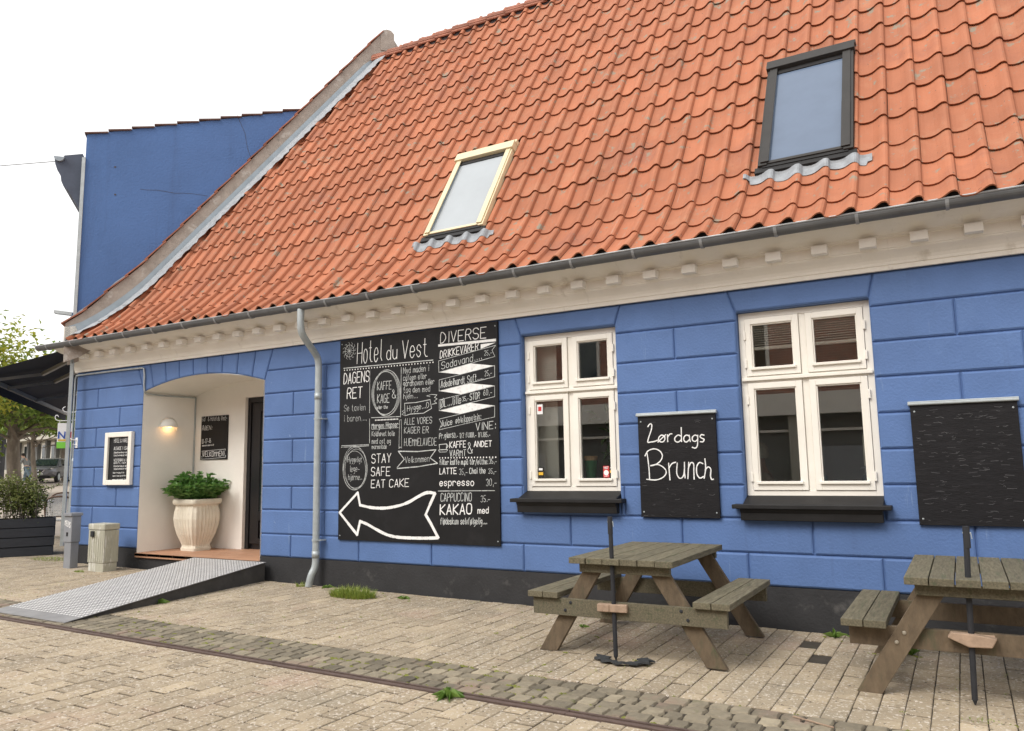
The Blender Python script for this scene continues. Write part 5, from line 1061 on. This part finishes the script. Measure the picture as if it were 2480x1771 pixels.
q = MB(); bb_(q, -6, LB+14, gB+3.5, gB+8, -8, .5); bb_(q, -6, LB+14, gB, gB+1.0, -8, .0); bb_(q, LB*.15, LB+14, gB+1, gB+3.5, -8, -.9); hb(q, 'wall', M['greyb'], parent=gb)
q = MB(); bb_(q, -6, LB*.15, gB+1, gB+3.5, -8, -.2); hb(q, 'dark_bay', M['greyd'], parent=gb)
for i in range(9):
    s = LB*.2+i*2.1; q = MB(); bb_(q, s, s+1.15, gB+1.15, gB+3.3, -.9, -.82); w_ = hb(q, 'window', M['frame'], parent=gb); q = MB(); bb_(q, s+.2, s+.95, gB+1.35, gB+3.1, -.82, -.8); hb(q, 'pane', M['cglass'], parent=w_)
    q = MB(); bb_(q, s+1.35, s+1.75, gB+1.0, gB+3.5, -.9, -.6); hb(q, 'pier', M['greyd'], parent=gb)
for i in range(8):
    s = -3+i*2.9; q = MB(); bb_(q, s, s+1.3, gB+5, gB+7, .5, .56); w_ = hb(q, 'window', M['frame'], parent=gb); q = MB(); bb_(q, s+.12, s+1.18, gB+5.12, gB+6.88, .56, .58); hb(q, 'pane', M['cglass'], parent=w_)
fe = thing('board_fence', 'dark grey board fence at the left edge behind the trees', 'fence', (*along(-10, 60), 1)); a, b = Vector((*along(-160, 58), 0)), Vector((*along(23, 62), 0)); dF = (b-a).normalized(); gF = gz(b.x, b.y)-.2
q = MB()
for i in range(8): q.bar(a+Vector((0, 0, gF+.3+i*.72)), b+Vector((0, 0, gF+.3+i*.72)), .06, .69, r=U(-.5, .5))
hb(q, 'boards', M['fence'], parent=fe); q = MB(); q.bar(b+Vector((0, 0, gF)), b+Vector((0, 0, gF+6)), .2, .2, up=(1, 0, 0)); hb(q, 'post', M['fence'], parent=fe)
# ---------------------------------------------------------------- parked car
cx, cy = along(136, 56.5); cg = gz(cx, cy)
car = thing('parked_car', 'dark grey parked car seen from the front beyond the terrace', 'car', (cx, cy, cg), R(44)); CI = car.matrix_world
def put(mb, nm, m, p=None, **k): o = mb.build(nm, m, **k); o.parent = p or car; return o
SC = [(-2.05, .62, .50, .35, .80), (-1.98, .78, .42, .28, .86), (-1.6, .87, .30, .22, .93), (-1.1, .90, .26, .2, .99), (-.5, .91, .26, .2, 1.02), (.4, .91, .26, .2, 1.03), (1.3, .90, .26, .2, 1.03), (1.8, .87, .3, .24, 1.0), (2.1, .74, .42, .34, .92)]
q = MB(); rings = []
for (yy, w, zb, zl, zt) in SC:
    rings.append([(sx*w*f, yy, z) for sx, f, z in ((-1, .80, zb-.04), (-1, .97, zb+.08), (-1, 1, (zb+zt)/2), (-1, .95, zt-.10), (-1, .80, zt-.02), (1, .80, zt-.02), (1, .95, zt-.10), (1, 1, (zb+zt)/2), (1, .97, zb+.08), (1, .80, zb-.04))])
for r0, r1 in zip(rings[:-1], rings[1:]):
    for i in range(10): q.face([r0[i], r0[(i+1) % 10], r1[(i+1) % 10], r1[i]])
q.face(rings[0]); q.face(rings[-1]); body = put(q, 'body', M['gpaint'], smooth=True)
q = MB(); GH = [(-1.02, .74, .96, .97), (-.25, .66, 1.40, .97), (.2, .64, 1.47, .97), (1.0, .62, 1.45, .97), (1.75, .60, 1.1, .97)]; rings = [[(-w-.12*(zt < 1.2)-.1, yy, zb), (-w, yy, zt-.06), (-w+.1, yy, zt), (w-.1, yy, zt), (w, yy, zt-.06), (w+.12*(zt < 1.2)+.1, yy, zb)] for yy, w, zt, zb in GH]
for r0, r1 in zip(rings[:-1], rings[1:]):
    for i in range(5): q.face([r0[i], r0[i+1], r1[i+1], r1[i]])
q.face(rings[0]); q.face(rings[-1]); put(q, 'roof', M['gpaint'], smooth=False)
q = MB(); q.face([(-.70, -1.0, 1.0), (.70, -1.0, 1.0), (.58, -.29, 1.395), (-.58, -.29, 1.395)]); q.f = [tuple(reversed(f)) for f in q.f]; o = put(q, 'windscreen', M['cglass']); o.location = (0, -.025, .01)
for sx in (-1, 1):
    q = MB(); q.face([(sx*.80, -.75, 1.02), (sx*.79, 1.3, 1.02), (sx*.67, .95, 1.38), (sx*.68, -.2, 1.36)]); put(q, 'side_window', M['cglass']).location = (sx*.02, 0, 0)
    q = MB(); q.prism([(sx*.35, .70), (sx*.74, .76), (sx*.80, .86), (sx*.6, .82)], 'y', -1.99, -1.80); put(q, 'headlight', M['chrome'], bevel=.01)
    q = MB(); q.box(sx*.98-.09, sx*.98+.09, -.75, -.63, .98, 1.1); put(q, 'wing_mirror', M['black'], bevel=.03)
    for yy in (-1.25, 1.3):
        q = MB(); q.tube([(sx*.72, yy, .32), (sx*.91, yy, .32)], .32, 20); w_ = put(q, 'wheel', M['tyre']); q = MB(); q.tube([(sx*.90, yy, .32), (sx*.92, yy, .32)], .2, 16); put(q, 'rim', M['galv'], p=w_)
q = MB(); q.prism([(-.34, .72), (-.2, .58), (.2, .58), (.34, .72)], 'y', -2.06, -2.0); put(q, 'grille', M['black'])
q = MB()
for sx in (-1, 1): q.bar((sx*.36, -2.07, .74), (sx*.18, -2.07, .57), .03, .035)
q.lathe([(0, .01), (.06, 0)], (0, -2.07, .68), 14, Matrix.Rotation(R(90), 3, 'X')); put(q, 'grille_trim', M['chrome'])
q = MB(); q.box(-.26, .26, -2.075, -2.06, .44, .55); put(q, 'number_plate', M['plate']); q = MB(); q.box(-.6, .6, -2.0, -1.9, .24, .36); put(q, 'lower_grille', M['black'])
# ---------------------------------------------------------------- people
def person(label, J, loc, rz_, top, legs, hair, scale=1, group=None):
    """one continuous skinned body; J gives joint positions (x right, y back, z up; facing -y)"""
    p = thing('person', label, 'person', loc, rz_)
    V, E, Rr = [], [], []
    def v(pt, r): V.append(Vector(pt)*scale); Rr.append(r*scale); return len(V)-1
    def chain(a, pts):
        for pt, r in pts: b = v(pt, r); E.append((a, b)); a = b
        return a
    pel = v(J['pelvis'], .135); ch = chain(pel, [(Vector(J['pelvis']).lerp(Vector(J['chest']), .5), .125), (J['chest'], .145)])
    nk = chain(ch, [(J['neck'], .058)]); hd = chain(nk, [(J['jaw'], .075), (J['head'], .098), (J['crown'], .085)])
    jaw = len(V)-3; hc = len(V)-2; fd = Vector(J['face']); nose = v(tuple(Vector(J['head'])/1+fd*.115-Vector((0, 0, .02))), .016); E.append((hc, nose))
    arms = []
    for s in 'lr':
        sh, el, wr = J['sh'+s], J['el'+s], J['wr'+s]; k = chain(ch, [(sh, .06), (Vector(sh).lerp(Vector(el), .5), .052), (el, .043), (Vector(el).lerp(Vector(wr), .5), .038), (wr, .027)])
        d = (Vector(wr)-Vector(el)).normalized(); sd = d.cross(Vector((0, 1, .2))).normalized(); pm = chain(k, [(Vector(wr)+d*.06, .032)])
        for i, ln in enumerate((.075, .085, .08, .062)): o_ = sd*(.012*(i-1.5)); b0 = Vector(wr)+d*.085+o_*1.6; chain(pm, [(b0, .010), (b0+d*ln*.5+Vector((0, .006, 0)), .0085), (b0+d*ln*.9+Vector((0, .018, 0)), .007)])
        chain(pm, [(Vector(wr)+d*.05+sd*.045, .011), (Vector(wr)+d*.085+sd*.06, .009)])
    for s in 'lr':
        hp, kn, an, to = J['hip'+s], J['kn'+s], J['an'+s], J['to'+s]; chain(pel, [(hp, .095), (Vector(hp).lerp(Vector(kn), .5), .078), (kn, .058), (Vector(kn).lerp(Vector(an), .4), .056), (an, .038), (to, .036)])
    def skin(nm, V, E, Rr, m, par, sub=2):
        me = bpy.data.meshes.new(nm); me.from_pydata([tuple(q) for q in V], E, []); o = bpy.data.objects.new(nm, me); S.collection.objects.link(o); o.parent = par
        sk = o.modifiers.new('skin', 'SKIN'); ly = me.skin_vertices[0].data if me.skin_vertices else None
        if ly is None: bm = bmesh.new(); bm.from_mesh(me); bm.verts.layers.skin.verify(); bm.to_mesh(me); bm.free(); ly = me.skin_vertices[0].data
        for i, r in enumerate(Rr): ly[i].radius = (r, r)
        ly[0].use_root = True; sk.use_smooth_shade = True; sb = o.modifiers.new('sub', 'SUBSURF'); sb.levels = sb.render_levels = sub; me.materials.append(m); return o
    skin('body', V, E, Rr, M['skin'], p)
    def cloth(nm, chains, m):
        V2, E2, R2 = [], [], []
        for cn in chains:
            last = None
            for key, r in cn:
                pt = Vector(key if not isinstance(key, str) else J[key])*scale; hit = next((i for i, q in enumerate(V2) if (q-pt).length < 1e-5), None)
                if hit is None: V2.append(pt); R2.append(r*scale); hit = len(V2)-1
                if last is not None and last != hit: E2.append((last, hit))
                last = hit
        return skin(nm, V2, E2, R2, m, p)
    L = lambda a, b, f: tuple(Vector(J[a]).lerp(Vector(J[b]), f))
    cloth('jumper', [[('pelvis', .155), (L('pelvis', 'chest', .5), .15), ('chest', .165), (L('chest', 'neck', .75), .085)]]+[[('chest', .165), ('sh'+s, .075), (L('sh'+s, 'el'+s, .5), .068), ('el'+s, .058), (L('el'+s, 'wr'+s, .9), .045)] for s in 'lr'], top)
    cloth('trousers', [[('pelvis', .15), ('hip'+s, .108), (L('hip'+s, 'kn'+s, .5), .094), ('kn'+s, .074), (L('kn'+s, 'an'+s, .5), .066), (L('kn'+s, 'an'+s, .95), .056)] for s in 'lr'], legs)
    cloth('shoe', [[('an'+s, .042), ('to'+s, .046)] for s in 'l'], M['black']); cloth('shoe', [[('anr', .042), ('tor', .046)]], M['black'])
    hb_ = Vector(J['head'])-fd*.03+Vector((0, 0, .055)); q = MB(); q.lathe([(.0, .085), (.05, .072), (.085, .035), (.10, -.01), (.098, -.05), (.085, -.075)], tuple(hb_*scale), 18); q.v = [tuple((Vector(a)-hb_*scale)*1.06*scale+hb_*scale) for a in q.v]; o = q.build('hair', hair, smooth=True); o.parent = p
    for sx in (-1, 1): q = MB(); q.lathe([(0, .011), (.011, 0), (0, -.011)], tuple((Vector(J['head'])+fd*.092+fd.cross(Vector((0, 0, 1)))*.034*sx)*scale), 8); o = q.build('eye', M['black']); o.parent = p
    q = MB(); mo = Vector(J['jaw'])+fd*.085+Vector((0, 0, .005)); q.bar((mo-fd.cross(Vector((0, 0, 1)))*.025)*scale, (mo+fd.cross(Vector((0, 0, 1)))*.025)*scale, .012*scale, .008*scale); o = q.build('mouth', M['red']); o.parent = p
    return p
fwd = (0, -1, 0)
walk = dict(pelvis=(0, .0, .93), chest=(0, -.14, 1.30), neck=(0, -.22, 1.48), jaw=(0, -.28, 1.55), head=(0, -.31, 1.63), crown=(0, -.30, 1.72), face=(0, -.97, -.24), shl=(-.19, -.16, 1.41), ell=(-.26, .02, 1.17), wrl=(-.25, .12, .95), shr=(.19, -.18, 1.41), elr=(.24, -.30, 1.15), wrr=(.20, -.52, 1.02), hipl=(-.10, 0, .88), knl=(-.11, -.2, .50), anl=(-.11, -.22, .09), tol=(-.11, -.38, .04), hipr=(.10, .02, .88), knr=(.11, .16, .50), anr=(.11, .42, .16), tor=(.11, .34, .04))
px_, py_ = along(83, 54); pz = gz(px_, py_)
person('person in a grey jumper walking left past the dark car with a white bag', walk, (px_, py_, pz), R(-60), M['greytop'], M['jean'], M['haird'])
bgt = thing('carrier_bag', 'small white bag in the hand of the walking person', 'bag', (px_, py_, pz)); Rz = Matrix.Translation((px_, py_, pz)) @ Matrix.Rotation(R(-60), 4, 'Z')
q = MB(); q.box(.08, .34, -.62, -.50, .62, .86, Rz); hb(q, 'bag_body', M['paper'], parent=bgt, bevel=.02); q = MB(); q.tube(smooth_path([Rz @ Vector((.12, -.56, .86)), Rz @ Vector((.2, -.56, .97)), Rz @ Vector((.3, -.56, .86))]), .008, 6); hb(q, 'bag_handle', M['paper'], parent=bgt)
sit = dict(pelvis=(0, 0, .52), chest=(0, -.05, .92), neck=(0, -.07, 1.10), jaw=(0, -.10, 1.17), head=(0, -.12, 1.25), crown=(0, -.10, 1.34), face=(0, -.98, -.2), shl=(-.19, -.05, 1.03), ell=(-.25, -.16, .78), wrl=(-.18, -.40, .77), shr=(.19, -.05, 1.03), elr=(.25, -.16, .78), wrr=(.14, -.42, .77), hipl=(-.10, -.04, .50), knl=(-.11, -.46, .50), anl=(-.11, -.46, .09), tol=(-.11, -.60, .04), hipr=(.10, -.04, .50), knr=(.11, -.46, .50), anr=(.11, -.46, .09), tor=(.11, -.60, .04))
person('person with pale hair and beige jumper seated inside behind the wider window', sit, (-1.72, 1.02, -.1), R(-75), M['beigetop'], M['navy'], M['hairl'])
def chairi(x, y, rz_, label):
    c = thing('cafe_chair', label, 'chair', (x, y, -.1), rz_, 'wooden chairs inside the café')
    for nm, bx in (('seat', (-.2, .2, -.2, .2, .44, .47)), ('leg', (-.2, -.165, -.2, -.165, 0, .44)), ('leg', (.165, .2, -.2, -.165, 0, .44)), ('leg', (-.2, -.165, .165, .2, 0, 1.05)), ('leg', (.165, .2, .165, .2, 0, 1.05)), ('back_rail', (-.165, .165, .17, .195, .9, 1.0)), ('back_rail', (-.165, .165, .17, .195, .68, .74))):
        q = MB(); q.box(*bx); o = q.build(nm, M['teal'], bevel=.006); o.parent = c
chairi(-1.55, 1.05, R(-75), 'teal wooden chair under the seated person'); chairi(-.95, .95, R(20), 'teal wooden chair seen through the right half of the wider window')
tt = thing('cafe_table', 'wooden table inside behind the wider window', 'table', (-1.2, 1.5, -.1)); q = MB(); q.box(-2.5, -.7, .75, 1.5, .63, .665); hb(q, 'tabletop', M['roomf'], parent=tt)
for sx in (-2.4, -.8):
    for sy in (.83, 1.42): q = MB(); q.box(sx-.03, sx+.03, sy-.03, sy+.03, -.1, .63); hb(q, 'leg', M['roomf'], parent=tt)
cnd = thing('candle', 'white candle in a holder on the sill of the wider window', 'candle', (-.735, .27, .80)); q = MB(); q.lathe([(0, .22), (.045, .22), (.03, .235), (.012, .24), (.010, .02), (.05, .012), (.055, 0)], (-.735, .27, .80), 16); hb(q, 'holder', M['galv'], parent=cnd)
q = MB(); q.tube([(-.735, .27, 1.03), (-.735, .27, 1.31)], .0125, 10); q.tube([(-.735, .27, 1.31), (-.738, .27, 1.335)], .003, 5); hb(q, 'wax', M['wax'], parent=cnd)
vs = thing('green_vase', 'green glass vase with a tan rim on the sill of the narrower window', 'vase', (-3.37, .27, .82)); q = MB(); q.lathe([(0, 0), (.045, 0), (.05, .02), (.062, .2), (.07, .30), (.066, .30), (.05, .03), (0, .02)], (-3.37, .27, .84), 18); hb(q, 'glass', M['green'], parent=vs); q = MB(); q.lathe([(.07, .3), (.073, .345), (.066, .345), (.064, .3)], (-3.37, .27, .84), 18); hb(q, 'rim', M['tan'], parent=vs)
ip = thing('reflection_plant', 'added plant inside the narrower window, standing in for a reflected one', 'plant', (-3.15, .55, .8)); q = MB()  # plant added indoors to stand for greenery reflected in the panes
for i in range(130): leaf(q, Vector((-3.12+rng.gauss(0, .12), .62+rng.gauss(0, .08), 1.35+rng.gauss(0, .16))), rdir(), Vector((0, 0, 1)), .14, .06, U(0, 1))
hb(q, 'leaf', L_p, parent=ip, norm=False)['kind'] = 'stuff'
q = MB()
for i in range(7): q.tube([(-3.12, .62, .95), (-3.12+U(-.1, .1), .62+U(-.05, .05), 1.4)], .006, 5)
hb(q, 'stem', L_p, parent=ip); q = MB(); q.lathe([(0, .78), (.1, .78), (.13, 1.0), (.11, 1.0), (.1, .95), (0, .95)], (-3.12, .62, 0), 18); hb(q, 'pot', M['greyp'], parent=ip)
ws = thing('interior_sill', 'inner window board under the narrower window', 'shelf', (-3.5, .5, .8)); q = MB(); q.box(-4.0, -2.95, .19, .80, .76, .785); hb(q, 'board', M['frame'], parent=ws)
ws = thing('interior_sill', 'inner window board under the wider window', 'shelf', (-1.1, .3, .75)); q = MB(); q.box(-1.7, -.6, .19, .36, .76, .785); hb(q, 'board', M['frame'], parent=ws)
# ---------------------------------------------------------------- brick house opposite (behind the camera, seen in the panes)
oh = thing('brick_house', 'red brick house across the lane, reflected in the window panes', 'house', (-6, -15, -.4)); OY = -14.6
q = MB(); q.box(-30, 14, OY-6, OY, 2.95, 5.6); hb(q, 'wall', M['brick'], parent=oh)
for i in range(7):
    x = -26+i*5.1; q = MB(); q.box(x, x+1.2, OY-.05, OY+.03, 3.5, 5.0); w_ = hb(q, 'window', M['frame'], parent=oh); q = MB(); q.box(x+.1, x+1.1, OY+.031, OY+.04, 3.6, 4.9); hb(q, 'pane', M['cglass'], parent=w_)
    q = MB(); q.box(x+1.6, x+1.95, OY-.2, OY+.06, -.6, 2.34); hb(q, 'pillar', M['greyb'], parent=oh); q = MB(); q.box(x+2.2, x+4.2, OY-.24, OY-.2, .1, 1.5); hb(q, 'shop_panel', M['greyp'], parent=oh)
q = MB(); q.box(-30, 14, OY+.002, OY+.25, 2.35, 2.94); hb(q, 'fascia', M['frame'], parent=oh); q = MB(); q.box(-30, 14, OY-6, OY-.25, -.6, 2.95); hb(q, 'shopfront', M['greyd'], parent=oh); q = MB(); q.box(-30, 14, OY-.2, OY-.1, 1.9, 1.97); hb(q, 'glazing_bar', M['frame'], parent=oh)
q = MB(); q.prism([(OY+.4, 5.6), (OY-6.4, 5.6), (OY-3, 8.2)], 'x', -30, 14); hb(q, 'roof', M['tiled'], parent=oh)
# ---------------------------------------------------------------- weeds, grass, moss, litter
def rosette(x, y, n_, L, W, label, m=L_w, up=.35, nm='weed', cat='weed', group='weeds in the paving joints'):
    q = MB(); g = gz(x, y)
    for i in range(n_):
        a = 6.283*i/n_+U(-.4, .4); d = Vector((math.cos(a), math.sin(a), up*U(.4, 1.6))); leaf(q, Vector((x, y, g-.004)), d, Vector((0, 0, 1)), L*U(.6, 1.2), W*U(.7, 1.2), U(0, 1), .2, .6)
    return tag(q.build(nm, m, norm=False), label, cat, group)
def tuft(x, y, rx, ry, n_, h, label, nm='grass_tuft'):
    q = MB()
    for i in range(n_):
        a, rr = U(0, 6.283), math.sqrt(U(0, 1)); p = Vector((x+rx*rr*math.cos(a), y+ry*rr*math.sin(a), 0)); p.z = gz(p.x, p.y)-.005; hh = h*U(.35, 1.15)*(1-.45*rr); d = Vector((U(-.5, .5)+.35*math.cos(a)*rr, U(-.5, .5)+.35*math.sin(a)*rr, 1)).normalized(); s = Vector((-d.y, d.x, 0)); s = (s.normalized() if s.length > .01 else Vector((1, 0, 0)))*U(.0018, .0034)
        m = p+d*hh*.55; t = p+d*hh+Vector((d.x, d.y, -.35))*hh*.35; r = U(0, 1); q.face([p-s, p+s, m+s*.8, m-s*.8], r); q.face([m-s*.8, m+s*.8, t], r)
    return tag(q.build(nm, L_g, norm=False), label, 'grass')
tuft(-6.0, -.44, .30, .15, 1600, .18, 'thick bright grass tuft at the plinth under the menu board arrow')
tuft(-12.7, .05, .5, .2, 420, .07, 'low patch of grass on the paving between the planter and the grey post'); tuft(-10.85, -.62, .09, .05, 110, .06, 'small grass tuft at the foot of the beige cabinet')
tuft(-7.06, -.17, .07, .06, 90, .10, 'wispy grass at the foot of the downpipe'); tuft(-.02, -1.98, .12, .05, 60, .03, 'flattened straw tuft near the right parasol pole')
rosette(-2.93, -3.02, 14, .13, .035, 'large dandelion rosette growing beside the drain channel', nm='dandelion', cat='weed')
rosette(-5.4, -.28, 9, .09, .03, 'pale weed at the plinth right of the grass tuft'); rosette(-6.72, -.09, 9, .09, .035, 'leafy weed at the plinth just right of the downpipe'); rosette(-7.62, -1.72, 9, .13, .05, 'broad leaved weed beside the ramp edge')
rosette(-1.03, -.14, 9, .10, .028, 'weed at the plinth left of the right picnic table', up=.9); rosette(-.86, -.16, 8, .08, .026, 'weed by the wall beside the bench of the right picnic table', up=.7); rosette(-.16, -.22, 9, .12, .036, 'tall dark green weed under the right picnic table', up=1.2); rosette(-.44, -.5, 8, .11, .016, 'thin straggling weed behind the leg of the right picnic table', up=1)
rosette(-2.05, -.62, 9, .07, .014, 'small dry weed under the left picnic table'); rosette(-3.05, -.72, 8, .07, .013, 'small weed left of the left picnic table'); rosette(-2.3, -.16, 7, .07, .022, 'small weed at the wall under the left picnic table')
q = MB()
for i in range(620):
    k = rng.random()
    if k < .72: x, y = U(-11, 1.2), -2.885+.134*rng.randint(0, 4)+U(-.012, .012); x += rng.gauss(0, .02)
    else: x, y = round(U(-12, 1)/.1385)*.1385+U(-.006, .006), U(-2.3, -.05)
    n0 = math.sin(x*1.9+1)+math.sin(x*.7+y*3)
    if n0 < .1 and rng.random() < .8: continue
    s = U(.006, .02); g = gz(x, y)+.001
    for j in range(3):
        px, py = x+rng.gauss(0, .012), y+rng.gauss(0, .008); q.face([(px+s*math.cos(a)*1.2, py+s*.6*math.sin(a), g-.004) for a in (0, 1.05, 2.1, 3.14, 4.2, 5.2)]) if False else [q.face([(px+s*1.2*math.cos(a), py+s*.7*math.sin(a), g-.006), (px+s*1.2*math.cos(a+1.05), py+s*.7*math.sin(a+1.05), g-.006), (px, py, g+s*.35)]) for a in (0, 1.05, 2.1, 3.14, 4.2, 5.24)]
tag(q.build('moss', M['moss'], norm=False), 'moss growing in the joints of the setts', 'moss', kind='stuff')
q = MB()
for i in range(800):
    x, y = round(U(-12, 1.5)/.1385)*.1385+U(-.008, .008), U(-2.3, -.03)
    if math.sin(x*2.3)+math.sin(y*4+x) < .2: continue
    g = gz(x, y)-.006
    for j in range(rng.randint(3, 7)):
        d = Vector((U(-1, 1), U(-1, 1), U(.4, 1.2))).normalized(); h = U(.012, .035); s = Vector((-d.y, d.x, 0)).normalized()*.0016; p = Vector((x+U(-.01, .01), y+U(-.02, .02), g)); q.face([p-s, p+s, p+d*h], U(0, 1))
tag(q.build('joint_grass', L_g, norm=False), 'fine grass sprouting in the paving joints', 'grass', kind='stuff')
q = MB(); q.bar((-.95, -2.42, -.352), (-.72, -2.52, -.352), .008, .006); tag(q.build('straw', M['woodnew']), 'single dry straw lying on the edge of the setts', 'straw')
